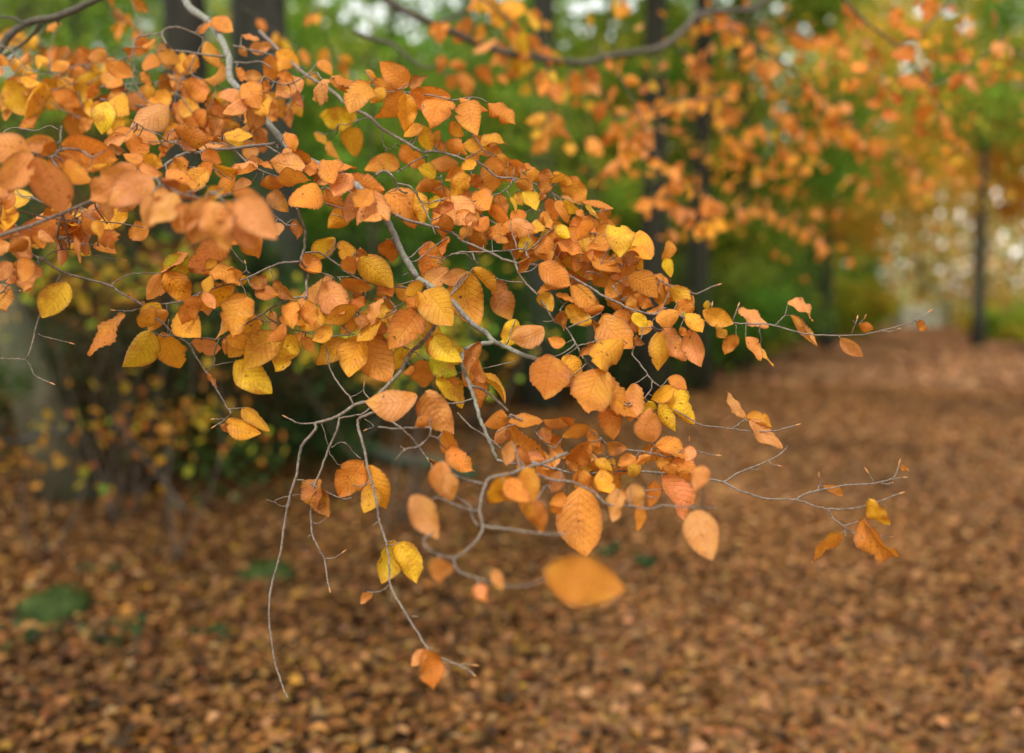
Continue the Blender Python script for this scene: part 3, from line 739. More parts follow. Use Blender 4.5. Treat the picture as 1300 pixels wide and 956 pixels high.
b6.leaves('''
618 296 655 288 17 r; 648 280 680 295 22 p; 680 278 683 298 16 g; 706 286 722 302 14 y; 602 278 612 300 14 g; 572 250 596 288 34 p; 568 250 550 283 20 o
562 272 570 293 16 r; 598 288 585 303 14 o; 530 243 537 282 24 y; 490 245 533 284 30 o; 470 243 488 288 38 p 1.43; 438 230 485 240 26 o; 450 243 440 280 22 p 1.44
412 240 436 262 20 o; 440 262 415 285 24 g; 400 210 448 208 10 o; 430 216 403 234 14 p; 433 226 421 240 11 b; 412 217 400 228 9 b
400 232 390 271 37 o 1.43; 788 288 784 322 30 y; 600 292 605 318 22 r; 673 327 664 343 16 b; 630 356 646 400 19 b; 684 335 722 360 27 o
690 298 695 332 22 o; 712 318 742 350 24 g; 706 308 738 322 18 o; 675 303 660 316 16 y; 625 300 645 306 11 r; 745 312 784 345 25 o; 752 316 745 335 14 p
724 362 752 395 23 o; 722 364 684 372 13 o; 685 373 700 392 16 g; 705 374 726 384 9 r; 718 390 750 410 22 g; 714 394 720 416 15 b; 745 398 766 390 11 r
752 406 765 426 11 b; 764 400 798 440 38 o; 790 430 760 468 38 g; 754 436 738 450 10 b; 718 436 698 430 14 o; 702 452 690 502 44 r 1.4
716 451 735 483 20 g; 712 490 732 482 12 b; 766 468 745 521 44 o 1.4; 768 470 803 530 24 o 1.41; 778 510 793 528 14 g; 768 515 778 555 26 o
812 292 820 331 32 g 1.5; 850 305 842 328 14 o 1.5; 845 327 852 350 11 y 1.5; 828 350 850 360 12 o; 797 350 832 375 26 o; 805 375 828 388 14 r; 845 362 845 388 24 r
853 363 870 382 14 g; 798 375 813 394 16 o; 842 386 823 396 10 o; 860 382 882 402 20 o; 862 396 832 410 21 o; 868 396 874 411 7 l; 872 398 885 420 20 g
898 381 900 392 8 y; 892 395 928 410 22 g; 875 418 890 462 24 p; 864 415 873 426 9 r; 842 417 868 455 25 p; 836 421 838 467 28 g; 803 398 820 415 12 y
806 428 814 436 10 b; 908 412 922 430 12 g; 935 425 922 448 16 r; 946 428 965 455 18 p; 965 440 980 463 8 g; 938 392 972 414 18 p; 1000 383 1032 402 17 p
1003 400 1033 438 13 p; 1067 429 1094 450 13 p; 1091 411 1109 418 10 r; 1165 407 1178 418 11 r; 853 490 880 534 29 y; 838 511 855 546 21 y; 823 510 826 530 22 y
848 480 870 493 15 o; 855 492 830 508 18 g; 803 487 806 532 20 p
''', jit=0.014)
b6b = Branch('short beech twig crowded with orange leaves on the ridge of the spray', 'tree branch')
b6.finish()
b6b.twig([(556, 252, 1.5), (600, 268, 1.5), (650, 296, 1.51), (700, 318, 1.51), (745, 322, 1.52), (790, 335, 1.52), (830, 352, 1.51), (868, 372, 1.5)], 3.0, 1.6)
b6b.twig([(650, 296), (690, 290), (730, 292), (770, 300), (800, 312)], 2.0, 1.3)
b6b.leaves('''
640 282 662 302 20 o; 690 276 672 290 16 r; 712 284 700 302 16 o; 735 290 722 318 22 o; 752 292 775 312 22 o; 735 300 760 322 24 g; 772 300 750 320 20 o
790 325 775 348 20 o; 805 330 790 352 16 o; 770 330 795 352 24 o; 775 345 812 360 20 p; 752 338 775 362 24 o; 788 348 770 378 22 o; 812 345 800 372 20 o
768 368 790 385 20 g; 790 365 820 385 22 o; 742 350 728 370 20 r; 700 322 715 345 20 g; 675 300 690 325 20 o; 600 262 585 280 16 o; 620 275 604 294 16 o
632 290 612 300 14 g; 655 300 640 318 16 r; 580 268 600 290 18 o; 815 358 835 370 14 o; 700 300 682 312 16 y; 762 310 752 335 20 p; 742 320 730 345 20 o
800 398 778 412 18 o; 815 400 796 420 20 r; 745 375 760 395 18 o; 730 345 712 362 16 o; 690 345 705 362 14 y; 850 410 838 420 14 r; 828 408 812 424 14 g
790 395 775 380 14 o; 585 250 602 262 12 g; 558 250 545 262 12 y; 835 366 820 352 14 p; 868 372 880 390 14 o; 812 380 796 396 16 p
''', jit=0.022)
fill(b6b, 34, (560, 240, 880, 420), 30, 'oooopgryb')
b6b.finish()

# --- lower right spray
b7 = Branch('lower right beech twig forking twice into thin bare tips above the leaf-covered path', 'tree branch')
b7.twig([(631, 584, 1.385), (650, 588, 1.38), (675, 587, 1.37), (700, 594, 1.37), (725, 600, 1.37), (744, 601, 1.37), (790, 598, 1.375), (836, 600, 1.38), (853, 602, 1.38), (877, 607, 1.38), (894, 608, 1.38), (918, 612, 1.38), (933, 620, 1.37), (949, 626, 1.37), (972, 633, 1.365), (1000, 634, 1.36), (1011, 634.5, 1.36), (1023, 638, 1.355), (1035, 643, 1.35), (1052, 646, 1.345), (1077, 645.5, 1.34), (1098, 642, 1.33), (1121, 634.5, 1.325), (1141, 627, 1.32)], 3.8, 1.4, bud=True)
b7.twig([(1011, 634), (1018, 629), (1029, 625), (1046, 621), (1074, 616), (1105, 614), (1129, 609), (1138, 601), (1141, 590)], 2.6, 1.3, dd=0.01, bud=True)
b7.twig([(1038, 622), (1041, 614), (1040, 606)], 1.4, 1.0, bud=True)
b7.twig([(1109, 612), (1105, 605), (1102, 600)], 1.3, 1.0, bud=True)
b7.twig([(1118, 613), (1126, 615), (1132, 613)], 1.3, 1.6, bud=True)
b7.twig([(1132, 609), (1140, 607), (1147, 606)], 1.2, 1.0, bud=True)
b7.twig([(1052, 647), (1056, 655), (1060, 660), (1071, 668), (1082, 676), (1102, 680), (1118, 681), (1131, 682)], 2.2, 1.3, dd=-0.02, bud=True)
b7.twig([(1071, 668), (1083, 664), (1094, 661)], 1.5, 1.1)
b7.twig([(744, 601), (757, 594), (769, 585), (777, 576), (791, 572), (800, 571.6), (827, 575), (849, 580), (862, 574), (871, 571), (886, 573), (900, 577), (909, 578)], 2.4, 1.2, dd=0.02, bud=True)
b7.twig([(874, 571), (875, 566), (875, 560)], 1.3, 0.9, bud=True)
b7.twig([(769, 585), (780, 592), (790, 597)], 2.2, 1.8)
b7.twig([(776, 577), (772, 567), (764, 556)], 1.6, 1.2)
b7.twig([(826, 575), (828, 568), (828, 562)], 1.6, 1.2)
b7.twig([(918, 612), (928, 606), (940, 599), (963, 590), (985, 580), (996, 571), (1000, 566)], 2.4, 1.6, dd=0.01)
b7.twig([(950, 597), (960, 596), (966, 595)], 1.2, 0.9)
b7.twig([(976, 585), (981, 590), (987, 591)], 1.2, 1.4, bud=True)
b7.twig([(856, 520), (870, 528), (880, 534), (889, 539), (906, 542), (929, 544), (951, 547.6), (979, 548), (994, 544), (1010, 540)], 1.8, 1.4, d0=1.42, dd=-0.01, bud=True)
b7.twig([(929, 544), (937, 539), (946, 532)], 1.5, 1.1)
b7.twig([(671, 586), (685, 588), (697, 593)], 2.8, 2.2)
b7.twig([(819, 623), (830, 622), (850, 622)], 1.4, 1.2, d0=1.36)
b7.twig([(806, 615), (818, 620), (820, 629), (836, 633)], 1.6, 1.2, d0=1.35)
b7.twig([(648, 526), (660, 532), (672, 540), (686, 556), (694, 564), (703, 569)], 2.6, 2.0, d0=1.42, dd=-0.02)
b7.leaves('''
750 545 716 552 16 o; 748 545 760 567 14 o; 750 560 720 585 28 r 1.33; 750 575 732 586 9 p; 644 530 619 540 20 o; 645 535 686 535 18 o; 644 540 693 578 25 o
645 545 628 563 20 p; 690 533 728 532 9 r; 688 542 698 560 14 b; 695 562 716 582 16 o; 700 572 705 592 11 p; 770 565 790 567 15 b
738 617 741 692 50 o 1.33; 750 600 788 628 34 o; 745 590 780 600 18 o; 800 600 785 585 24 o; 840 605 868 657 34 p 1.36; 832 610 825 642 16 r
828 562 822 523 30 p; 831 565 872 578 18 o; 855 582 880 602 22 o; 946 530 922 501 16 p; 946 531 978 541 16 g; 950 535 990 566 22 p
1045 616 1068 630 9 p; 1103 634 1127 664 16 g; 1098 657 1135 708 14 o; 1072 680 1032 710 22 o 1.28; 1142 590 1153 598 5 p
720 580 738 600 14 o; 765 575 750 560 14 r; 778 600 762 612 16 o; 735 585 752 596 14 g; 708 582 690 596 12 o; 860 592 842 604 16 o; 812 585 796 600 18 g
660 565 640 580 14 b; 760 590 742 578 12 p; 700 552 712 566 12 r; 876 600 862 618 16 o; 728 540 712 530 8 r
''', jit=0.012)
fill(b7, 18, (640, 540, 880, 615), 28, 'ooopg')
b7.finish()

# --- curved bare twig in front, out of focus, with single hanging leaves
b8 = Branch('curved bare out-of-focus twig carrying one big orange leaf at its end', 'tree branch')
b8.twig([(720, 575, 1.24), (690, 588, 1.22), (674, 592, 1.21), (647, 602, 1.19), (627, 605, 1.18), (619, 609, 1.175), (614, 621, 1.17), (609, 648, 1.15), (613, 668, 1.14), (608, 682, 1.13), (599, 692, 1.12), (579, 707, 1.1), (559, 705, 1.09), (544, 697, 1.08), (538, 687, 1.08), (543, 680, 1.08), (551, 676, 1.08)], 4.2, 2.4)
b8.twig([(614, 668), (640, 671), (667, 675), (695, 678), (720, 678)], 3.4, 2.2, dd=-0.08)
b8.twig([(576, 709), (579, 722), (592, 730), (606, 734), (640, 744), (668, 744), (692, 735)], 3.2, 2.2, dd=-0.14)
b8.twig([(613, 614), (598, 611), (582, 605), (566, 600)], 2.8, 1.8)
b8.twig([(606, 648), (592, 646), (579, 641), (566, 635), (555, 631)], 2.6, 1.6)
b8.twig([(579, 630), (596, 642), (600, 656), (607, 668)], 1.6, 1.8, d0=1.16, dd=-0.02)
b8.twig([(677, 600), (700, 609), (718, 611), (735, 615), (757, 628), (769, 639), (784, 642), (800, 642), (823, 646), (842, 642), (880, 644), (910, 645)], 3.4, 1.8, d0=1.23, dd=-0.04)
b8.twig([(700, 610), (699, 616), (690, 618)], 1.8, 1.2)
b8.leaves('''
645 600 632 643 34 g 1.19; 672 592 668 650 28 o 1.19; 650 560 642 588 18 p 1.25; 655 570 672 592 16 b 1.24; 672 637 688 675 27 r 1.12
692 726 786 748 56 o 0.89; 524 628 552 680 30 p 1.1; 560 585 568 632 27 p 1.16; 570 600 575 632 18 p 1.14; 556 708 556 741 28 p 1.02
625 722 637 745 13 p 1.0; 606 742 616 758 16 p 0.98; 815 640 808 672 20 o 1.22; 800 615 815 645 22 p 1.22; 785 620 782 660 18 p 1.2; 718 628 697 638 16 o 1.25
712 598 700 625 20 p 1.24; 882 648 893 697 38 p 1.16; 895 592 882 620 20 p 1.16; 555 590 572 612 16 b 1.17; 640 612 668 632 24 o 1.18
680 605 668 622 14 o 1.22; 700 640 712 652 14 o 1.25
''', jit=0.01)
b8.finish()


b9 = Branch('amber-leaved beech spray behind the yellow leaves, slightly blurred, upper left', 'tree branch')
b9.twig([(-60, 150, 1.9), (0, 128, 1.86), (50, 118, 1.84), (100, 122, 1.82), (150, 130, 1.8), (200, 138, 1.78), (250, 145, 1.76), (290, 150, 1.75), (330, 158, 1.74)], 3.2, 1.6)
b9.twig([(50, 118), (80, 140), (110, 152), (150, 160)], 2, 1.2, dd=-0.05)
b9.twig([(100, 122), (140, 108), (190, 105), (230, 100)], 2, 1.2, dd=0.04)
b9.twig([(200, 138), (240, 158), (290, 165), (330, 172)], 2, 1.2, dd=-0.05)
b9.twig([(0, 128), (40, 100), (90, 85), (120, 80)], 2, 1.2, dd=0.1)
b9.twig([(250, 145), (300, 132), (345, 126), (385, 122)], 2, 1.2, dd=0.05)
fill(b9, 72, (-20, 60, 400, 200), 28, 'ooggoopprb')
b9.finish()
b10 = Branch('pink and tan beech spray low on the left edge, under the nearest large leaves', 'tree branch')
b10.twig([(-70, 250, 1.32), (0, 262, 1.33), (40, 272, 1.34), (90, 280, 1.36), (140, 282, 1.38), (190, 290, 1.4)], 3, 1.4)
b10.twig([(40, 272), (60, 292), (90, 306), (125, 312)], 1.8, 1.2, dd=0.03)
b10.twig([(90, 280), (130, 262), (170, 255), (210, 252)], 1.8, 1.2, dd=0.02)
b10.twig([(0, 262), (20, 285), (30, 320), (32, 345)], 1.8, 1.2, dd=-0.02)
fill(b10, 34, (-40, 200, 240, 350), 32, 'ppooogr')
b10.finish()
# ================================================================ clouds of small leaves
def pick(pal, n):
    rgb = np.array([p[0] for p in pal]); w = np.array([p[1] for p in pal], float)
    i = rng.choice(len(pal), n, p=w / w.sum())
    return rgb[i] * rng.uniform(0.7, 1.3, (n, 1)) * (1 + rng.normal(0, 0.07, (n, 3)))


def leaf_quads(P, size, pal, down=0.4, up=0.5, six=False, flat=False, group=None, vary=(0.7, 1.3)):
    n = len(P)
    s = size * rng.uniform(*vary, n)[:, None]
    a = rng.normal(size=(n, 3)); a[:, 2] -= down
    if flat: a[:, 2] *= 0.3
    a /= np.linalg.norm(a, axis=1)[:, None]
    nn = rng.normal(size=(n, 3)); nn[:, 2] += up
    x = np.cross(a, nn); x /= np.linalg.norm(x, axis=1)[:, None]
    z = np.cross(x, a)
    f = rng.uniform(-0.1, 0.25, (n, 1)) * s
    w = 0.33 * s
    if six:
        c = rng.uniform(-0.2, 0.3, (n, 1)) * s
        V = np.stack([P - a * s / 2, P - a * s * 0.18 + x * w + z * f, P + a * s * 0.22 + x * w * 0.85 + z * f,
                      P + a * s / 2 - z * c, P + a * s * 0.22 - x * w * 0.85 + z * f, P - a * s * 0.18 - x * w + z * f], 1)
        b = np.arange(n)[:, None] * 6
        Fc = np.concatenate([b + np.array([[0, 1, 2, 3]]), b + np.array([[0, 3, 4, 5]])], 0)
        k = 6
    else:
        V = np.stack([P - a * s / 2, P + x * w + z * f, P + a * s / 2, P - x * w + z * f], 1)
        Fc = np.arange(n * 4).reshape(n, 4); k = 4
    c = pick(pal, n)
    if group is not None:          # twigs of one bough have turned alike
        c = 0.35 * c + 0.65 * pick(pal, int(group.max()) + 1)[group] * rng.uniform(0.85, 1.15, (n, 1))
    c = np.repeat(c, k, 0)
    return V.reshape(-1, 3), Fc, c


# ================================================================ branches further back (softly out of focus)
def hang(b, path, n, size, cols, d0=None, dd=0.0, wid=2.2, down=1.0, spread=0.5, first=0.05):
    """a twig along path with n leaves hanging from it"""
    b.twig(path, wid, wid * 0.5, d0=d0, dd=dd)
    Q = b.pts[-1]
    keys, wts = zip(*cols.items())
    wts = np.array(wts) / sum(wts)
    for i in range(n):
        q = Q[int(np.clip(first + (1 - first) * rng.random(), 0, 0.999) * len(Q))]
        a = rng.normal(math.pi / 2, spread) + rng.choice([-0.45, 0.45])
        Lp = size * rng.uniform(0.75, 1.2)
        st = size * rng.uniform(0.1, 0.4)
        bx, by = q[0] + math.cos(a) * st * 0.6 + rng.normal(0, size * 0.12), q[1] + math.sin(a) * st * 0.6 * down + rng.normal(0, size * 0.12)
        b.leaf(bx, by, bx + math.cos(a) * Lp, by + math.sin(a) * Lp * down, Lp * rng.uniform(0.4, 0.72), rng.choice(keys, p=wts), d=q[2] + rng.normal(0, 0.03))


DL = (M_DARKLIMB, M_DARKLIMB)
c1 = Branch('dark beech limb sagging across the top of the picture below the bright sky gaps', 'tree branch', mats=DL)
c1.twig([(430, -60, 3.00), (491, 0, 3.05), (542, 27, 3.10), (575, 41, 3.15), (609, 56, 3.20), (655, 70, 3.28), (711, 77, 3.38), (741, 79.5, 3.42), (785, 69, 3.50), (836, 61, 3.58), (866, 40, 3.65), (880, 24, 3.70), (900, 15, 3.80), (925, 14, 3.90), (960, 8, 4.00), (1010, -30, 4.20)], 10, 7.5, limb=True, part='limb')
c1.twig([(552, 34), (570, 24), (590, 14), (612, 10), (640, 4)], 5, 3, dd=0.1)
c1.twig([(450, 40), (475, 50), (500, 57), (520, 75), (538, 85), (548, 86)], 6, 3, d0=2.9)
c1.leaves('''
610 0 635 12 18 g; 635 5 660 30 28 g; 665 12 682 38 10 y; 622 18 640 34 12 g; 630 48 602 66 14 p; 632 50 625 88 18 r; 650 40 665 70 20 o; 668 66 648 90 24 y
670 74 674 90 10 y; 688 88 698 115 20 y; 706 100 722 128 11 y; 697 68 713 82 9 y; 728 90 733 117 18 o; 605 86 622 102 18 o; 567 28 558 55 14 o; 558 30 545 40 12 o
593 30 576 46 20 o; 600 26 585 34 14 r; 592 82 572 88 15 o; 583 92 595 120 17 o; 578 94 570 110 14 o; 565 70 558 92 12 r; 714 150 690 166 22 o; 688 168 676 176 12 y
748 175 762 198 18 o; 720 182 724 198 14 g; 640 96 632 108 14 o; 670 44 686 62 16 o; 690 60 700 82 14 o; 612 30 604 50 14 o; 645 60 640 84 14 o; 655 92 640 100 12 r
''', depth=None, jit=0.12)
hang(c1, [(600, -10), (640, 20), (665, 50), (690, 80), (705, 120), (700, 170)], 13, 24, {'o': 5, 'g': 2, 'r': 2, 'y': 1}, d0=2.75, dd=0.3, wid=3)
hang(c1, [(741, 80), (760, 110), (780, 150), (795, 200)], 9, 22, {'o': 5, 'r': 2, 'g': 1}, dd=0.3)
c1.finish()

c2 = Branch('drooping beech twig with small orange leaves in front of the slim dark trunk', 'tree branch', mats=DL)
hang(c2, [(760, 60), (800, 120), (820, 165), (838, 205), (846, 250), (852, 300)], 14, 19, {'o': 6, 'p': 2, 'r': 1}, d0=3.1, dd=0.15, wid=2.5)
hang(c2, [(836, 200), (855, 225), (880, 240), (902, 250), (912, 255)], 14, 19, {'o': 6, 'p': 2, 'g': 1}, dd=0.1, wid=1.8)
hang(c2, [(846, 245), (866, 262), (885, 278), (903, 282)], 13, 20, {'o': 5, 'p': 3, 'g': 1}, dd=0.05, wid=1.8)
hang(c2, [(820, 165), (800, 175), (788, 190), (784, 205)], 8, 22, {'o': 6, 'p': 2}, wid=1.6)
hang(c2, [(846, 250), (830, 250), (815, 258)], 5, 20, {'o': 6, 'p': 2}, wid=1.5)
hang(c2, [(780, 150), (820, 140), (860, 128), (890, 125), (930, 120)], 13, 18, {'o': 6, 'r': 2, 'g': 2}, d0=3.3, wid=2.5)
c2.finish()

c3 = Branch('heavy orange beech bough sweeping down from the top right of centre', 'tree branch', mats=DL)
for path, n, d in (([(880, 15), (930, 40), (980, 70), (1020, 100), (1055, 140), (1080, 175)], 26, 3.9), ([(900, 20), (950, 30), (1000, 40), (1050, 55)], 14, 4.2)):
    hang(c3, path, n, 19, {'o': 6, 'r': 4, 'p': 2, 'g': 1}, d0=d, dd=0.4, wid=4)
hang(c3, [(960, 60), (975, 100), (1000, 135), (1020, 170), (1040, 205)], 15, 17, {'o': 6, 'r': 3, 'p': 2}, d0=4.1, dd=0.5, wid=2.5)
c3.finish()
c4 = Branch('orange beech bough left of and below the sweeping one, hanging over the distant shrubs', 'tree branch', mats=DL)
hang(c4, [(860, 60), (890, 95), (920, 130), (950, 155), (985, 190), (1010, 215)], 18, 17, {'o': 6, 'r': 3, 'g': 2}, d0=4.5, dd=0.6, wid=3)
hang(c4, [(880, 90), (900, 130), (930, 170), (960, 200), (975, 230)], 13, 16, {'o': 6, 'r': 3, 'g': 2, 'p': 1}, d0=4.8, dd=0.5, wid=2.5)
hang(c4, [(1060, 120), (1085, 160), (1130, 190), (1165, 215), (1180, 235)], 16, 16, {'p': 5, 'r': 3, 'o': 2}, d0=4.9, dd=0.6, wid=2.5)
hang(c4, [(930, 265), (965, 265), (1000, 275), (1035, 298), (1050, 310)], 14, 16, {'p': 5, 'o': 4}, d0=4.8, dd=0.3, wid=1.6)
c4.finish()
c5 = Branch('sparse beech twigs with single rusty leaves against the sky gaps at the upper right', 'tree branch', mats=DL)
c5.twig([(1040, -40, 3.0), (1090, 20, 3.05), (1140, 60, 3.1), (1180, 110, 3.15), (1200, 150, 3.2)], 4, 2)
c5.twig([(1140, 60), (1170, 40), (1200, 10), (1220, -20)], 3, 2)
c5.twig([(1180, 110), (1215, 95), (1250, 70), (1275, 45)], 2.5, 1.5)
c5.leaves('''
1185 -5 1177 25 19 r; 1140 10 1135 36 14 r; 1150 35 1158 58 18 r; 1098 68 1120 72 20 r; 1134 65 1150 85 22 r; 1172 85 1190 95 18 r; 1140 97 1158 115 20 r
1215 62 1232 78 14 r; 1228 95 1242 118 12 p; 1222 95 1206 115 14 r; 1182 132 1182 152 20 o; 1192 138 1206 160 10 o; 1175 115 1190 130 10 r; 1258 12 1262 34 8 r
1262 52 1270 74 14 p; 1278 55 1285 76 10 p; 1112 120 1124 128 16 r; 1082 80 1096 92 14 o; 1100 128 1112 140 14 r; 1120 140 1140 150 14 r; 1160 160 1176 172 12 r
1070 5 1088 18 14 r; 1085 20 1095 40 14 r; 1130 118 1146 130 12 r; 1200 165 1212 178 10 o; 1064 60 1076 76 14 o; 1090 100 1080 116 12 o
''', jit=0.1)
c5.finish()
c6 = Branch('weathered dark beech bough with forked end at the top left corner', 'tree branch', mats=DL)
c6.twig([(250, -90, 2.0), (170, -25, 1.98), (133, -6, 1.96), (118, 1.5, 1.95), (94, 12.5, 1.94), (70, 22, 1.93), (47, 26, 1.92), (31, 31, 1.91), (12, 45, 1.9), (0, 63, 1.9), (-20, 95, 1.88)], 8, 9.5, limb=True, part='limb')
c6.twig([(55, 28), (40, 46), (23, 60), (9, 69), (-10, 80)], 4.5, 3.5, dd=0.04)
c6.twig([(-30, 18), (0, 21), (16, 23), (31, 29)], 3, 2.6, d0=1.9)
c6.twig([(75, 24), (73, 29), (76, 32)], 4, 2, d0=1.93)
c6.finish()

def veil(b, paths, n, size, pal, spread=0.10):
    """the many smaller leaves of a bough further off"""
    P = []
    for path in paths:
        q = smooth_path(np.array([at(*p) for p in path]), 8)
        P.append(q[rng.integers(0, len(q), n // len(paths))])
    P = np.vstack(P)
    P = P + rng.normal(0, 1, (len(P), 3)) * np.array([spread, spread, spread * 0.55]) - np.array([0, 0, spread * 0.4])
    V, Fc, c = leaf_quads(P, size, pal, down=0.9, six=True)
    o = mesh_obj('leaf', V, Fc, M_CROWN, b.root, np.array(b.root.location), smooth=False, col=c)
    o['kind'] = 'stuff'


ORANGE = [((0.66, 0.26, 0.03), 5), ((0.6, 0.2, 0.03), 4), ((0.68, 0.3, 0.09), 2), ((0.68, 0.38, 0.03), 2.5), ((0.5, 0.15, 0.02), 2)]
for b_, n_, ps in ((c1, 28, [[(560, 10, 3.2), (620, 30, 3.4), (680, 60, 3.6), (720, 110, 3.8)], [(640, -20, 3.3), (700, 40, 3.5), (745, 110, 3.7), (770, 190, 3.9)], [(700, 100, 3.6), (760, 95, 3.9), (830, 90, 4.2)], [(800, -10, 3.6), (840, 20, 3.8), (880, 60, 4)]]),
                   (c2, 36, [[(750, 100, 3.6), (810, 130, 3.9), (870, 150, 4.2)], [(780, 120, 3.8), (830, 180, 4.0), (870, 240, 4.2), (900, 290, 4.3)], [(740, 170, 4), (790, 220, 4.2), (810, 260, 4.3)]]),
                   (c3, 170, [[(860, 10, 4.2), (930, 50, 4.5), (1000, 100, 4.8), (1060, 160, 5.2), (1110, 220, 5.5)], [(900, 0, 4.4), (1000, 40, 4.9), (1080, 70, 5.2), (1150, 130, 5.5)], [(940, 60, 4.4), (970, 120, 4.6), (1010, 190, 5), (1040, 240, 5.2)]]),
                   (c4, 170, [[(840, 60, 4.8), (900, 130, 5.2), (960, 190, 5.6), (1030, 230, 6)], [(870, 120, 5), (910, 190, 5.4), (960, 240, 5.7)], [(1040, 130, 5), (1110, 190, 5.4), (1170, 240, 5.8)], [(900, 250, 5.2), (980, 275, 5.5), (1060, 310, 5.8)]]),
                   (c5, 150, [[(1090, 20, 5), (1160, 40, 5.3), (1230, 120, 5.6), (1290, 150, 6)], [(1060, 0, 3.8), (1120, 60, 4.0), (1190, 100, 4.3), (1260, 90, 4.6)], [(1180, -10, 4), (1230, 40, 4.2), (1290, 70, 4.4)], [(1160, 120, 4.2), (1210, 170, 4.5), (1270, 190, 4.8)]])):
    veil(b_, ps, n_, 0.055, ORANGE, 0.11 if b_ in (c1, c2) else 0.16)

c7 = Branch('blurred orange and yellow beech twigs behind the bough at the top left', 'tree branch', mats=DL)
hang(c7, [(-40, 20), (20, 50), (70, 62), (120, 70), (170, 82)], 22, 24, {'o': 4, 'g': 3, 'y': 2, 'r': 2}, d0=2.5, dd=0.2, wid=3)
hang(c7, [(110, -30), (150, 20), (190, 50), (215, 70)], 11, 24, {'o': 4, 'g': 3, 'r': 2}, d0=2.6, dd=0.1, wid=2.5)
hang(c7, [(20, 90), (70, 110), (130, 140), (190, 165)], 18, 22, {'o': 4, 'g': 3, 'y': 1, 'r': 2}, d0=2.3, dd=0.2, wid=2.2)
hang(c7, [(400, 10), (420, 60), (435, 100), (445, 150)], 8, 20, {'g': 4, 'o': 3, 'y': 3}, d0=2.9, dd=0.2, wid=2)
hang(c7, [(310, 10), (350, 40), (390, 70), (410, 120)], 6, 20, {'g': 4, 'o': 4, 'y': 1}, d0=2.8, dd=0.2, wid=2)
c7.finish()

def px_of(P):
    v = np.atleast_2d(P) - CAM
    d = v @ FWD
    return np.column_stack([W / 2 + F * (v @ RGT) / d, H / 2 - F * (v @ UPV) / d, d])


G_DEEP, G_MID, G_LIT, G_TEAL, G_HOLLY = (0.05, 0.11, 0.018), (0.11, 0.26, 0.024), (0.24, 0.38, 0.04), (0.10, 0.16, 0.085), (0.02, 0.045, 0.014)
YG, YEL, GOLD, ORG, RUST = (0.33, 0.36, 0.03), (0.62, 0.44, 0.03), (0.64, 0.32, 0.03), (0.58, 0.22, 0.03), (0.27, 0.09, 0.02)
GREEN = [(G_DEEP, 1), (G_MID, 5), (G_LIT, 4), (YG, 2)]
YGREEN = [(G_MID, 2), (G_LIT, 3), (YG, 4), (YEL, 1.5)]
TEAL = [(G_TEAL, 5), (G_DEEP, 2), (G_LIT, 1), (YG, 0.7)]
GOLDEN = [(YG, 4), (YEL, 5), (GOLD, 3), (ORG, 0.8), (G_LIT, 2)]
AMBER = [(GOLD, 5), (ORG, 4), (RUST, 0.6), (YEL, 4), (YG, 2)]
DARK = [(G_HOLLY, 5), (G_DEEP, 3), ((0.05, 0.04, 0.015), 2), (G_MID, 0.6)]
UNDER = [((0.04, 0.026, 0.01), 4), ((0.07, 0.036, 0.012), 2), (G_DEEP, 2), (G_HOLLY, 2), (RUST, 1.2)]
PALE = [((0.82, 0.68, 0.30), 5), ((0.74, 0.50, 0.14), 3), (YG, 2), (GOLD, 2), ((0.42, 0.46, 0.2), 2), (ORG, 0.8)]  # bright leaf colours carry the sky and haze glow at the path's end
GLOW = [((0.80, 0.52, 0.06), 5), ((0.78, 0.42, 0.06), 4), ((0.70, 0.30, 0.05), 2), ((0.55, 0.52, 0.06), 3)]


GAPS = [(452, 6, 13, 10), (472, 18, 15, 11), (440, 22, 9, 8), (490, 6, 10, 9), (412, 2, 10, 8), (462, 38, 9, 9), (530, 48, 9, 8), (735, 10, 17, 10), (760, 6, 14, 9), (718, 30, 10, 9), (742, 36, 13, 11), (714, 56, 12, 11),
        (729, 70, 10, 7), (777, 30, 8, 7), (772, 46, 8, 8), (705, 8, 7, 6), (800, 8, 8, 7), (1156, 64, 14, 10), (1150, 88, 12, 8), (1172, 84, 10, 10), (1122, 105, 10, 8), (1106, 82, 7, 6), (1022, 38, 8, 7), (1054, 24, 8, 9),
        (1170, 18, 8, 7), (1205, 14, 8, 8), (1224, 34, 9, 8), (1292, 106, 9, 8), (985, 12, 8, 6), (1115, 158, 14, 6), (615, 3, 8, 6), (656, 4, 7, 6), (905, 40, 6, 6), (932, 36, 7, 6), (1060, 118, 6, 6), (975, 86, 6, 5), (1005, 92, 5, 5)]


def sky_gap(P):
    """where the crowns are thin enough for the sky to show"""
    q = px_of(P)
    keep = np.ones(len(P), bool)
    for x, y, a, b in GAPS:
        keep &= (((q[:, 0] - x) / a) ** 2 + ((q[:, 1] - y) / b) ** 2 > 1) | (rng.random(len(P)) < 0.16)
    return keep


def crown_points(c, rx, rz, n, clumps, hollow=0.35):
    k = rng.normal(size=(clumps, 3)); k /= np.linalg.norm(k, axis=1)[:, None]
    k *= (hollow + (1 - hollow) * rng.random((clumps, 1)) ** 0.6)
    cc = np.array(c) + k * np.array([rx, rx, rz])
    r = rng.uniform(0.14, 0.34, clumps) * rx
    i = rng.integers(0, clumps, n)
    P = cc[i] + rng.normal(size=(n, 3)) * r[i][:, None] * np.array([0.62, 0.62, 0.36])
    k = (P[:, 2] > 0.05) & sky_gap(P)
    return P[k], cc, i[k]


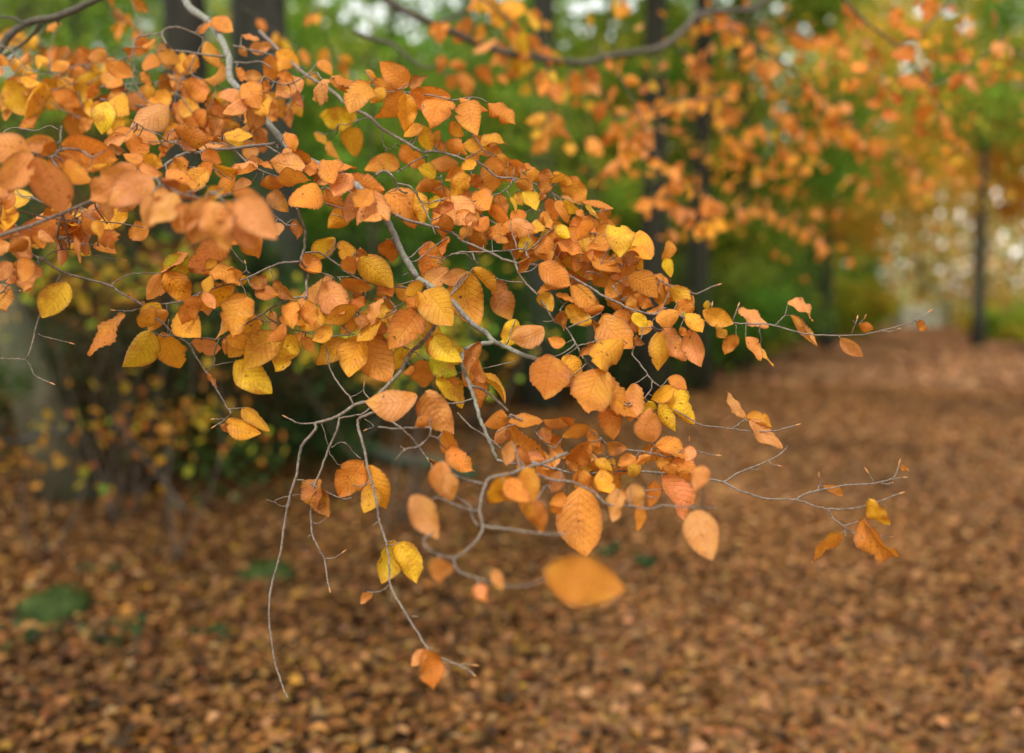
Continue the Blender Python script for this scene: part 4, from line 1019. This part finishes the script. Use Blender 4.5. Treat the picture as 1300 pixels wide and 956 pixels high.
def trunk_mesh(base, top, r0, r1, lean=(0, 0), flare=1.5, wob=0.04, k=14):
    t = np.linspace(0, 1, 14)
    path = base + (top - base) * t[:, None]
    path[:, 0] += np.cumsum(rng.normal(0, wob, 14)) * r0 * 2; path[:, 1] += np.cumsum(rng.normal(0, wob, 14)) * r0 * 2
    z = path[:, 2] - base[2]
    rad = (r0 + (r1 - r0) * t) * (1 + (flare - 1) * np.exp(-z / (r0 * 1.6)))
    return path, tube(path, rad, k, 0.03)


def tree(label, px, dist, h, dia, crown, pal, size, n, clumps=30, base_y=None, name='beech_tree', mat=None, group=None, lean=(0.0, 0.0), limbs=6, hollow=0.35, six=False, full=4.4):
    """crown = (centre height, horizontal radius, vertical radius)"""
    g = on_ground(px, 395 + 1264 * 1.55 / dist) if base_y is None else on_ground(px, base_y)
    x, y = (px - W / 2) / F * dist, dist
    base = np.array([x, y, -0.08])
    t = thing(name, label, 'tree', (x, y, 0), group)
    top = np.array([x + lean[0] * h, y + lean[1] * h, h * 0.86])
    path, (V, Fc) = trunk_mesh(base, top, dia / 2, dia * 0.12)
    mb = MB().add(V, Fc)
    cz, rx, rz = crown
    cxy = base + (top - base) * min(1, cz / (h * 0.86))
    P, cc, ci = crown_points((cxy[0], cxy[1], cz), rx, rz, int(n * full), int(clumps * 1.5), hollow)
    mb.build('trunk', mat or M_TRUNK, t, base)
    for c in cc[rng.permutation(len(cc))[:limbs]]:
        i = int(np.clip(np.searchsorted(path[:, 2], c[2] * 0.75), 3, 12))
        s = path[i]
        m = (s + c) / 2 + np.array([0, 0, 0.12 * np.linalg.norm(c - s)])
        q = smooth_path(np.array([s, m, c]), 4)
        V, Fc = tube(q, np.linspace(dia * 0.13, dia * 0.03, len(q)), 6)
        mesh_obj('limb', V, Fc, mat or M_TRUNK, t, q[0])
    V, Fc, c = leaf_quads(P, size * 0.72, pal, six=six, group=ci)
    mesh_obj('crown', V, Fc, M_CROWN, t, base, smooth=False, col=c)
    return t


def shrub(label, px, dist, w, h, pal, size, n, clumps=16, name='shrub', cat='shrub', group=None, stems=7, six=False, z0=0.0, hollow=0.2, depth=None):
    x, y = (px - W / 2) / F * dist, dist
    t = thing(name, label, cat, (x, y, 0), group)
    P, cc, ci = crown_points((x, y, z0 + h * 0.5), w / 2, h * 0.5, n if w < 2.5 else int(n * 3.4), clumps, hollow)
    for c in cc[rng.permutation(len(cc))[:stems]]:
        b = np.array([x + rng.normal(0, w * 0.06), y + rng.normal(0, w * 0.06), -0.04])
        m = (b + c) / 2 + np.array([rng.normal(0, 0.08) * w, rng.normal(0, 0.08) * w, 0.1 * h])
        q = smooth_path(np.array([b, m, c]), 4)
        V, Fc = tube(q, np.linspace(0.022, 0.006, len(q)) * (max(1, h / 2) if h > 1 else 0.45), 6)
        mesh_obj('stem', V, Fc, M_STEM, t, b)
    V, Fc, c = leaf_quads(P, size * (1 if six else 0.72), pal, six=six, group=None if six else ci)
    mesh_obj('foliage', V, Fc, M_CROWN, t, (x, y, 0), smooth=False, col=c)
    return t


# ---------------------------------------------------------------- trees with visible trunks
T = 'trees along the woodland path'
tree('leaning mossy grey beech trunk at the left edge rising from the leaf litter', 93, 7.9, 16, 0.37, (12, 3.6, 2.6), GREEN, 0.16, 2500, lean=(-0.30, 0.02), group=T, mat=M_TRUNK_PALE)
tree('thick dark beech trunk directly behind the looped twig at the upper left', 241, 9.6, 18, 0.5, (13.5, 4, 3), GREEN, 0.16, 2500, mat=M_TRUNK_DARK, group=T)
tree('massive smooth grey beech trunk right of the dark trunk', 350, 10.8, 22, 0.72, (15, 4.5, 4), GREEN, 0.16, 3000, group=T)
tree('straight grey-brown trunk near the centre behind the arching twig', 688, 15, 20, 0.44, (13.5, 4.2, 4), GOLDEN, 0.2, 2600, group=T)
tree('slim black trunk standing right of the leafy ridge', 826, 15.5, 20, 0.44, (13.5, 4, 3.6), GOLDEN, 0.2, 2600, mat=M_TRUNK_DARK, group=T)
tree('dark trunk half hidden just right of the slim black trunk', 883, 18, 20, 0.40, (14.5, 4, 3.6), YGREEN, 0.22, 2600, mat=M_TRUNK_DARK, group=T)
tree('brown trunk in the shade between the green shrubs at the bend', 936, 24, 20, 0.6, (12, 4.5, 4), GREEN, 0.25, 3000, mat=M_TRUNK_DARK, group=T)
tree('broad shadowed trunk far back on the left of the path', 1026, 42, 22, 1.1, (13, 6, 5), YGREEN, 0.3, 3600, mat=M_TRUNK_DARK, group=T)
tree('thin dark tree with an amber crown standing beside the far gate', 1233, 50, 15, 0.21, (9.9, 4.4, 4.4), GLOW + [(ORG, 2)], 0.4, 3000, group=T, limbs=9, full=2.4, mat=M_FARBARK)
# ---------------------------------------------------------------- leafy trees behind
tree('bright green beech behind the arching twig, with sky gaps in its top', 500, 22, 13, 0.35, (5.8, 4.0, 5.2), GREEN, 0.22, 5200, 44, group=T)
tree('fresh green beech to the right of the massive trunk', 590, 27, 15, 0.35, (6.0, 4.8, 5.2), GREEN, 0.26, 4800, 44, group=T)
tree('yellow-green tree beyond the top left bough', 40, 20, 13, 0.3, (6, 3.6, 4.4), YGREEN, 0.2, 3400, 36, group=T)
tree('bluish green tree between the left edge and the thick dark trunk', 150, 26, 14, 0.35, (6, 4.6, 5.4), TEAL, 0.26, 4400, 40, group=T)
tree('thin dark young tree in front of the bluish green one', 109, 13, 9, 0.1, (7.8, 1.6, 1.4), YGREEN, 0.15, 900, 14, mat=M_TRUNK_DARK, group=T, limbs=4)
tree('olive green tree behind the two dark trunks', 770, 25, 11, 0.35, (4.6, 3.9, 4.2), YGREEN, 0.25, 4600, 40, group=T)
tree('deep green tree right of the slim black trunk', 900, 27, 13, 0.35, (5.8, 4.4, 5.2), GREEN, 0.26, 4600, 44, group=T)
tree('yellowing tree with an open top below the upper right sky gaps', 1050, 34, 13, 0.4, (7.6, 4.6, 4.2), GOLDEN + GLOW, 0.32, 5000, 50, group=T, full=2.2)
tree('deep green tree at the right edge over the path', 1350, 26, 13, 0.3, (7.6, 3.6, 2.4), GREEN, 0.26, 3600, 40, group=T, full=2.6)
tree('golden tree above the far end of the path', 1165, 66, 20, 0.35, (13.0, 8.0, 6.4), GLOW, 0.45, 5200, 60, group=T, full=2.6)
tree('amber beech at the far right beyond the rail fence', 1340, 48, 16, 0.4, (9.5, 5, 5.5), GLOW + AMBER, 0.4, 4600, 46, group=T, full=2.8)
tree('tall yellow-green tree against the sky at the top right corner', 1240, 36, 17, 0.4, (11.8, 4.5, 2.6), YGREEN + [(GOLD, 2)], 0.3, 3000, 36, group=T, full=3)
tree('deep green tree far behind the centre trunk', 680, 36, 14, 0.4, (6.5, 5.6, 6), GREEN, 0.34, 4800, 46, group=T)
tree('olive tree far behind the massive trunk', 360, 34, 14, 0.4, (6.5, 5.6, 6), YGREEN, 0.34, 4400, 44, group=T)
tree('dull green tree far behind the leaning trunk', -40, 30, 14, 0.4, (6, 6, 6), TEAL, 0.3, 4000, 44, group=T)

for lb, px, dist, h, cr, pal, n in (('young green beech in front of the centre trunk', 600, 12.5, 6, (3.9, 1.5, 1.5), GREEN + [(YG, 2)], 1100), ('young yellow-green beech between the centre trunk and the slim black one', 752, 13, 6, (3.6, 1.2, 1.5), YGREEN, 900),
                                 ('young golden beech to the right of the slim black trunk', 868, 19, 7.5, (5.0, 1.7, 2.0), GOLDEN, 900),                                  ('young light green beech right of the massive trunk', 475, 11.5, 6, (3.7, 1.1, 1.6), GREEN + [(YG, 3)], 1000), ('young yellow beech at the bend of the path', 905, 27, 8, (5.0, 2.2, 2.4), GOLDEN, 1100)):
    tree(lb, px, dist, h, 0.07, cr, pal, 0.12, n, 22, group='young beeches between the trunks', mat=M_STEM, limbs=5, full=1.3)
# ---------------------------------------------------------------- shrubs and saplings
S = 'shrubs under the trees'
shrub('beech sapling with yellow and amber leaves low on the left', 215, 5.9, 1.45, 0.75, [((0.4, 0.27, 0.02), 5), ((0.42, 0.2, 0.02), 5), ((0.33, 0.12, 0.02), 3), (RUST, 4), (YG, 0.8), ((0.12, 0.2, 0.02), 0.6)], 0.064, 150, 30, 'beech_sapling', 'sapling', 'saplings', 3, True, 0.46, 0.1)  # canopy shade put into the dimmed leaf colours of the left-hand saplings
shrub('sparse beech sapling with amber leaves in front of the leaning trunk', 40, 5.9, 0.8, 0.5, [((0.42, 0.2, 0.02), 5), ((0.33, 0.12, 0.02), 3), (RUST, 3)], 0.06, 34, 14, 'beech_sapling', 'sapling', 'saplings', 4, True, 0.35, 0.1)
shrub('yellow-leaved beech sapling under the middle of the focused spray', 500, 6.8, 2.2, 1.0, [(YEL, 5), (YG, 4), (GOLD, 3), (G_LIT, 2)], 0.068, 420, 26, 'beech_sapling', 'sapling', 'saplings', 9, True, 0.85, 0.1)
shrub('beech sapling with yellow-green leaves behind the left twig', 130, 7.0, 2.0, 0.9, [((0.4, 0.28, 0.02), 4), (YG, 3), (GOLD, 2), (G_LIT, 2), (RUST, 2)], 0.068, 240, 24, 'beech_sapling', 'sapling', 'saplings', 8, True, 1.25, 0.1)
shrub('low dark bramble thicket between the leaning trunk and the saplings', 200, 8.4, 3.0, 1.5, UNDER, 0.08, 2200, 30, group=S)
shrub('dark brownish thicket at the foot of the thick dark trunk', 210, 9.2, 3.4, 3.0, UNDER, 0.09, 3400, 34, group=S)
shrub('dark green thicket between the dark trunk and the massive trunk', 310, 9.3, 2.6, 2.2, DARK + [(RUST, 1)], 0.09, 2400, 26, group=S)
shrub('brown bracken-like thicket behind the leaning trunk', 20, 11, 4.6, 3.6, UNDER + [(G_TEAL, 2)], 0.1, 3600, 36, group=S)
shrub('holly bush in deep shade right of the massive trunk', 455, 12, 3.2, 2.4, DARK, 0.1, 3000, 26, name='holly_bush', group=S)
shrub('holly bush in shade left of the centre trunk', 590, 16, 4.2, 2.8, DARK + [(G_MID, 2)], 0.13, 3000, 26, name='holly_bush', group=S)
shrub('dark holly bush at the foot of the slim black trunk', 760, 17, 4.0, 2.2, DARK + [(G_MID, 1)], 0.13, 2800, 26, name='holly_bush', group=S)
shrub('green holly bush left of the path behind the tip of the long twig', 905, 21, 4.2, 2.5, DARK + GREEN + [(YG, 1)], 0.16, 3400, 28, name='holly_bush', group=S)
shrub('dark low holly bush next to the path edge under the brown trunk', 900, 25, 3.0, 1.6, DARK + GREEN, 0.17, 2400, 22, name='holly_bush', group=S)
shrub('green-yellow shrub at the bend of the path', 945, 32, 4.6, 3.4, YGREEN + [(YEL, 2)], 0.24, 3000, 26, group=S)
shrub('lime yellow shrub glowing left of the far gate', 1058, 43, 4.4, 3.2, [(YG, 5), (YEL, 4), (G_LIT, 2), (GOLD, 1)], 0.3, 3000, 26, group=S)
shrub('olive thicket far behind the slim black trunk', 840, 32, 8, 4.5, YGREEN + [(G_DEEP, 3)], 0.3, 3400, 30, group=S)
shrub('green thicket far behind the arching twig', 560, 32, 9, 5.0, GREEN, 0.3, 3600, 30, group=S)
shrub('grey-green thicket far behind the left trunks', 150, 22, 7, 3.6, TEAL + UNDER, 0.2, 3600, 30, group=S)
shrub('olive thicket far behind the massive trunk', 380, 24, 6, 3.4, DARK + YGREEN, 0.22, 3200, 28, group=S)
shrub('yellow-green bush on the verge at the right edge of the path', 1300, 40, 4.2, 1.5, YGREEN, 0.25, 1800, 20, group=S)
shrub('bushy green hedge beyond the rail fence on the right', 1290, 64, 8, 2.2, YGREEN + PALE, 0.4, 2200, 24, name='hedge', cat='hedge')
for i, (px, y, w, lb) in enumerate([(28, 826, 0.5, 'low dark green seedling patch at the lower left corner'), (165, 824, 0.42, 'low green seedlings between fallen leaves right of the mossy stone'), (268, 822, 0.3, 'small seedling beneath the dangling bare twig'),
                                    (775, 709, 0.14, 'tiny bright green seedling above the blurred big leaf'), (820, 726, 0.16, 'tiny green seedling right of the blurred big leaf'), (120, 732, 0.3, 'flat green seedling behind the mossy stone')]):
    g = on_ground(px, y)
    shrub(lb, 650 + g[0] / g[1] * F, g[1], w, 0.07, [((0.025, 0.085, 0.03), 4), ((0.045, 0.12, 0.04), 2)], 0.05, 26, 7, 'seedling', 'seedling', 'green seedlings on the forest floor', 4, True, 0.02)

# ---------------------------------------------------------------- far wood, sheet of ground, litter
n = 70000
ang = R_(-40) + R_(80) * rng.random(n) ** 0.75; rr = rng.uniform(66, 110, n)
hh = rng.random(n) ** 1.4 * (19 + 4 * np.sin(ang * 17) + 3 * np.sin(ang * 41 + 1))
P = np.column_stack([np.sin(ang) * rr, np.cos(ang) * rr, hh])
P = P[sky_gap(P)]
q = px_of(P)[:, 0]
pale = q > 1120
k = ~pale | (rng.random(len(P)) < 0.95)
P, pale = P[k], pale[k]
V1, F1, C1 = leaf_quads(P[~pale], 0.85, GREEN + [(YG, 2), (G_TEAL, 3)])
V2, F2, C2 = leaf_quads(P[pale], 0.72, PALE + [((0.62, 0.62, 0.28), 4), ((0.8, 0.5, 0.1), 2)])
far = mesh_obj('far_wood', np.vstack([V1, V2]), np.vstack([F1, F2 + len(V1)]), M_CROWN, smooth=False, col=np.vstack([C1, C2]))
tag(far, 'hazy mass of distant trees closing the view behind everything', 'woodland', kind='stuff')


def gz(x, y):
    x, y = np.asarray(x, float), np.asarray(y, float)
    near = np.exp(-((x) ** 2 + (y) ** 2) / 60.0 ** 2)
    return near * (0.035 * np.sin(x * 1.3 + 0.7 * np.sin(y * 0.9)) * np.sin(y * 1.1 + 1) + 0.05 * np.sin(x * 0.37 + 2) * np.cos(y * 0.29))


gx = np.unique(np.r_[np.linspace(-14, 14, 85), np.linspace(-70, 70, 57), -600, -300, -150, 150, 300, 600])
gy = np.unique(np.r_[np.linspace(-4, 26, 91), np.linspace(26, 110, 43), -300, -100, -30, 180, 300, 600, 1200])
X, Y = np.meshgrid(gx, gy)
Fq = np.array([(j * len(gx) + i, j * len(gx) + i + 1, (j + 1) * len(gx) + i + 1, (j + 1) * len(gx) + i) for j in range(len(gy) - 1) for i in range(len(gx) - 1)])
tag(mesh_obj('ground', np.column_stack([X.ravel(), Y.ravel(), gz(X, Y).ravel()]), Fq, M_GROUND), kind='structure')


def path_edges(y):      # left and right edge of the trodden way
    c = np.interp(y, [-2, 4, 10, 16, 26, 43, 60, 66], [2.2, 2.8, 4.6, 6.6, 10.0, 17.4, 25.5, 28])
    wv = np.interp(y, [-2, 4, 10, 16, 26, 43, 60, 66], [2.4, 2.7, 3.2, 3.6, 4.1, 3.6, 2.2, 2.0]) + 0.15 * np.sin(y * 0.7)
    return c - wv, c + wv


ys = np.linspace(-2, 66, 137)
l, r = path_edges(ys)
tt = np.linspace(0, 1, 9)
PX = l[:, None] + (r - l)[:, None] * tt
PY = ys[:, None] * np.ones(9)
Fq = np.array([(j * 9 + i, j * 9 + i + 1, (j + 1) * 9 + i + 1, (j + 1) * 9 + i) for j in range(136) for i in range(8)])
M_PATH = noise_material('trodden_path', [(0.3, (0.07, 0.035, 0.015)), (0.55, (0.2, 0.095, 0.038)), (0.75, (0.3, 0.16, 0.07))], 11.0, 0.9, 0.4)
tag(mesh_obj('path', np.column_stack([PX.ravel(), PY.ravel(), gz(PX, PY).ravel() + 0.012]), Fq, M_PATH), kind='structure')

LIT = [((0.155, 0.064, 0.014), 5), ((0.21, 0.096, 0.026), 3.2), ((0.11, 0.042, 0.010), 5), ((0.05, 0.022, 0.007), 3), ((0.25, 0.135, 0.055), 0.9), ((0.23, 0.11, 0.014), 1.4), ((0.022, 0.012, 0.005), 1.2)]
LITP = [((0.225, 0.097, 0.028), 5), ((0.185, 0.077, 0.020), 4), ((0.28, 0.135, 0.05), 2.3), ((0.12, 0.05, 0.014), 3), ((0.05, 0.022, 0.008), 1)]
LITFAR = [((0.42, 0.20, 0.085), 5), ((0.36, 0.16, 0.062), 4), ((0.46, 0.25, 0.125), 2.5), ((0.25, 0.11, 0.042), 2)]  # far path litter: brightness of the open sky put into the leaf colours


STONES = [(*on_ground(66, 783)[:2], 0.21, 0.22, 0.135), (*on_ground(336, 727)[:2], 0.18, 0.17, 0.08)]


def litter(r0, r1, dens, size, six):
    A = R_(36)
    area = A * (r1 ** 2 - r0 ** 2)
    n = int(area * dens)
    rr = np.sqrt(rng.uniform(r0 ** 2, r1 ** 2, n)); an = rng.uniform(-A, A, n)
    x, y = np.sin(an) * rr, np.cos(an) * rr
    l, r = path_edges(y)
    e = rng.normal(0, 0.5, n)
    on = (x > l + e) & (x < r + e)
    P = np.column_stack([x, y, gz(x, y) + np.abs(rng.normal(0.016, 0.014, n)) + size * 0.1])
    keep = np.ones(n, bool)
    for sx, sy, rx, ry, h in STONES:
        r2 = ((x - sx) / rx) ** 2 + ((y - sy) / ry) ** 2
        ins = r2 < 1.0
        P[ins, 2] += h * np.sqrt(1 - r2[ins]) + 0.006
        keep &= ~ins | (rng.random(n) < np.where(r2 > 0.85, 0.2, 0.02))
    on &= keep; off = ~on & keep
    out = []
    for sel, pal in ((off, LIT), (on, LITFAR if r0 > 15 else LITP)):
        V, Fc, c = leaf_quads(P[sel], size, pal, down=0, up=2.6 if six else 3.2, six=six, flat=True, vary=(0.5, 1.7))
        q = V[:, :2]                      # damp and dry patches of the carpet
        f = 1 + 0.22 * np.sin(q[:, 0] * 1.9 + 1.3 * np.sin(q[:, 1] * 1.3)) * np.sin(q[:, 1] * 1.6 + np.sin(q[:, 0] * 0.8)) + 0.12 * np.sin(q[:, 0] * 0.6 + q[:, 1] * 0.9)
        out.append((V, Fc, c * f[:, None]))
    o, k = [], 0
    V = np.vstack([q[0] for q in out]); C = np.vstack([q[2] for q in out])
    Fc = np.vstack([out[0][1], out[1][1] + len(out[0][0])])
    return V, Fc, C


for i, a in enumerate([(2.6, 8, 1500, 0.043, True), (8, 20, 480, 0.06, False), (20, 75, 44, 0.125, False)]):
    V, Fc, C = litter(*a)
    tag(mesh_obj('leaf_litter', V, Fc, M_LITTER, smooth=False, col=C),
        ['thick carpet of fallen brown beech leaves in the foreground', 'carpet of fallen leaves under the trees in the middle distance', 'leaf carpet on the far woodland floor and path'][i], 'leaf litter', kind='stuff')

# grass on the verge at the far right
n = 1500
gxy = np.column_stack([rng.uniform(18, 27, n), rng.uniform(36, 52, n)])
l, r = path_edges(gxy[:, 1])
gxy = gxy[gxy[:, 0] > r + 0.6]
V, Fc, C = leaf_quads(np.column_stack([gxy, rng.uniform(0.03, 0.25, len(gxy))]), 0.34, [(YG, 4), (G_LIT, 4), (YEL, 1)], down=-1.5, up=0)
tag(mesh_obj('verge_grass', V, Fc, M_CROWN, smooth=False, col=C), 'strip of yellow-green grass along the right side of the far path', 'grass', kind='stuff')

# ---------------------------------------------------------------- things on the floor
def mossy_lump(label, px, y, rx, ry, h, name='mossy_stone', cat='stone', seed=0):
    g = on_ground(px, y)
    g[2] = gz(g[0], g[1])
    nu, nv = 26, 9
    V, Fc = [], []
    for j in range(nv):
        e = j / (nv - 1) * math.pi / 2
        for i in range(nu):
            a = i / nu * 2 * math.pi
            d = Vector((math.cos(a) * math.cos(e), math.sin(a) * math.cos(e), math.sin(e)))
            k = 1 + 0.30 * mnoise.noise(d * 1.7 + Vector((seed, 0, 0))) + 0.08 * mnoise.noise(d * 6)
            V.append((g[0] + d.x * rx * k, g[1] + d.y * ry * k, g[2] - 0.02 + d.z ** 0.8 * h * k))
    for j in range(nv - 1):
        for i in range(nu):
            Fc.append((j * nu + i, j * nu + (i + 1) % nu, (j + 1) * nu + (i + 1) % nu, (j + 1) * nu + i))
    t = thing(name, label, cat, g)
    mesh_obj('stone', V, Fc, M_MOSS, t, g)
    # a few fallen leaves lie on it: fringe of moss tufts
    P = np.array(V)[rng.integers(0, len(V), 700)] + rng.normal(0, 0.006, (700, 3))
    V2, F2, C2 = leaf_quads(P, 0.02, [((0.045, 0.085, 0.012), 4), ((0.075, 0.12, 0.018), 3), ((0.02, 0.04, 0.008), 2)], down=-0.6)
    mesh_obj('moss', V2, F2, M_CROWN, t, g, smooth=False, col=C2)['kind'] = 'stuff'


mossy_lump('bright green mossy stone half buried in leaves at the lower left', 66, 783, 0.19, 0.2, 0.14, seed=3)
mossy_lump('dark green mossy stone behind the dangling bare twigs', 336, 727, 0.17, 0.16, 0.085, seed=8)


def lying(name, label, cat, pts, r0, r1, mat, part):
    """a stick or log through points (px, y of its foot on the ground, height above ground)"""
    P = []
    for px, py, h in pts:
        g = on_ground(px, py); g[2] = gz(g[0], g[1]) + h; P.append(g)
    q = smooth_path(np.array(P), 6)
    q[1:-1] += rng.normal(0, r0 * 0.12, (len(q) - 2, 3))
    V, Fc = tube(q, np.linspace(r0, r1, len(q)), 12, 0.05)
    t = thing(name, label, cat, P[0])
    mesh_obj(part, V, Fc, mat, t, P[0])
    return t, q


t, q = lying('fallen_log', 'mossy fallen log lying in the shade behind the hanging bare twigs', 'log', [(345, 572, 0.12), (420, 580, 0.12), (500, 592, 0.11), (600, 605, 0.06)], 0.11, 0.06, M_LOG, 'log')
d = q[len(q) // 2]
V, Fc = tube(np.array([d, d + np.array([0.1, -0.08, 0.22]), d + np.array([0.16, -0.12, 0.34])]), [0.04, 0.03, 0.022], 8)
mesh_obj('branch_stub', V, Fc, M_LOG, t, d)
lying('fallen_branch', 'slanting dead branch propped in the thicket left of centre', 'fallen branch', [(236, 652, 0.02), (205, 648, 0.28), (168, 650, 0.55), (150, 650, 0.72)], 0.022, 0.014, M_STEM, 'branch')
lying('fallen_branch', 'grey crooked branch arching low in front of the leaning trunk', 'fallen branch', [(-20, 690, 0.62), (31, 680, 0.62), (63, 680, 0.68), (86, 680, 0.68), (100, 672, 0.68), (118, 660, 0.1)], 0.02, 0.012, M_TRUNK, 'branch')
lying('fallen_branch', 'thin grey stick lying among the leaves under the mossy log', 'fallen branch', [(560, 640, 0.02), (610, 650, 0.05), (690, 640, 0.03)], 0.014, 0.008, M_TRUNK, 'branch')

# ---------------------------------------------------------------- gate and fence at the end of the path
def gate_and_fence():
    D = 60.0
    X = lambda px: (px - W / 2) / F * D
    t = thing('field_gate', 'pale wooden five-barred gate closing the far end of the path', 'gate', (X(1143), D, 0))
    for k, z in enumerate((0.25, 0.5, 0.75, 1.0, 1.3)):
        MB().box(((X(1145) + X(1196)) / 2, D, z), (X(1196) - X(1145), 0.05, 0.11)).build('rail', M_WOOD, t, (X(1145), D, z))
    for px in (1146, 1170, 1195):
        MB().box((X(px), D + 0.055, 0.78), (0.1, 0.05, 1.2)).build('upright', M_WOOD, t, (X(px), D, 0.2))
    MB().box(((X(1146) + X(1195)) / 2, D + 0.055, 0.75), (math.hypot(X(1195) - X(1146), 0.9), 0.04, 0.09), tilt=0.4).build('brace', M_WOOD, t, (X(1146), D, 0.3))
    for px, lb, h in ((1140, 'grey gate post left of the pale gate', 1.75), (1204, 'thick mossy gate post right of the pale gate', 1.7)):
        p = thing('gate_post', lb, 'post', (X(px), D, 0))
        MB().box((X(px), D, h / 2 - 0.05), (0.28 if px > 1200 else 0.2, 0.24, h + 0.1)).build('post', M_POST, p, (X(px), D, 0))
        MB().box((X(px), D, h + 0.03), (0.34 if px > 1200 else 0.25, 0.3, 0.06)).build('cap', M_POST, p, (X(px), D, h))
    f = thing('rail_fence', 'low weathered rail fence running right from the mossy gate post', 'fence', (X(1212), D, 0))
    for px in (1226, 1256, 1286, 1316):
        MB().box((X(px), D, 0.6), (0.16, 0.14, 1.3)).build('fence_post', M_POST, f, (X(px), D, 0))
    for z in (0.55, 1.05):
        MB().box(((X(1210) + X(1326)) / 2, D - 0.1, z), (X(1326) - X(1210), 0.05, 0.13)).build('rail', M_POST, f, (X(1212), D, z))


gate_and_fence()
# ================================================================ daylight (bright overcast), camera
w = bpy.data.worlds.new('World'); SC.world = w; w.use_nodes = True
nt = w.node_tree; nt.nodes.clear()
SUN_EL, SUN_AZ = R_(52), R_(200)        # behind the camera, a little to the left
sky = nt.nodes.new('ShaderNodeTexSky'); sky.sky_type = 'NISHITA'; sky.sun_disc = False
sky.sun_elevation = SUN_EL; sky.sun_rotation = SUN_AZ
sky.air_density = 3.0; sky.dust_density = 1.0; sky.ozone_density = 1.0
hs = nt.nodes.new('ShaderNodeHueSaturation'); hs.inputs['Saturation'].default_value = 0.22
bg = nt.nodes.new('ShaderNodeBackground'); bg.inputs[1].default_value = 0.15
wo = nt.nodes.new('ShaderNodeOutputWorld')
nt.links.new(sky.outputs[0], hs.inputs['Color']); nt.links.new(hs.outputs[0], bg.inputs[0]); nt.links.new(bg.outputs[0], wo.inputs[0])

sl = bpy.data.lights.new('sun', 'SUN'); sl.energy = 1.5; sl.angle = R_(14); sl.color = (1.0, 0.97, 0.92)
so = bpy.data.objects.new('sun', sl); COL.objects.link(so)
dirn = Vector((math.sin(SUN_AZ) * math.cos(SUN_EL), math.cos(SUN_AZ) * math.cos(SUN_EL), math.sin(SUN_EL)))
so.rotation_euler = dirn.to_track_quat('Z', 'Y').to_euler()
so.location = dirn * 50

cd = bpy.data.cameras.new('camera'); cam = bpy.data.objects.new('camera', cd); COL.objects.link(cam)
cd.sensor_width = 36.0; cd.lens = 36.0 * F / W
cam.location = CAM; cam.rotation_euler = (math.pi / 2 - PITCH, 0, 0)
cd.clip_start = 0.05; cd.clip_end = 3000
cd.dof.use_dof = True; cd.dof.focus_distance = FOCUS; cd.dof.aperture_fstop = 1.6; cd.dof.aperture_blades = 0
SC.camera = cam

SC.render.engine = 'CYCLES'
SC.cycles.use_denoising = True
SC.cycles.max_bounces = 6; SC.cycles.diffuse_bounces = 3; SC.cycles.transmission_bounces = 3; SC.cycles.glossy_bounces = 2
SC.cycles.use_adaptive_sampling = False
SC.view_settings.view_transform = 'Standard'; SC.view_settings.look = 'None'
SC.view_settings.exposure = 1.02; SC.view_settings.gamma = 1.0; SC.view_settings.use_curve_mapping = False
SC.render.film_transparent = False
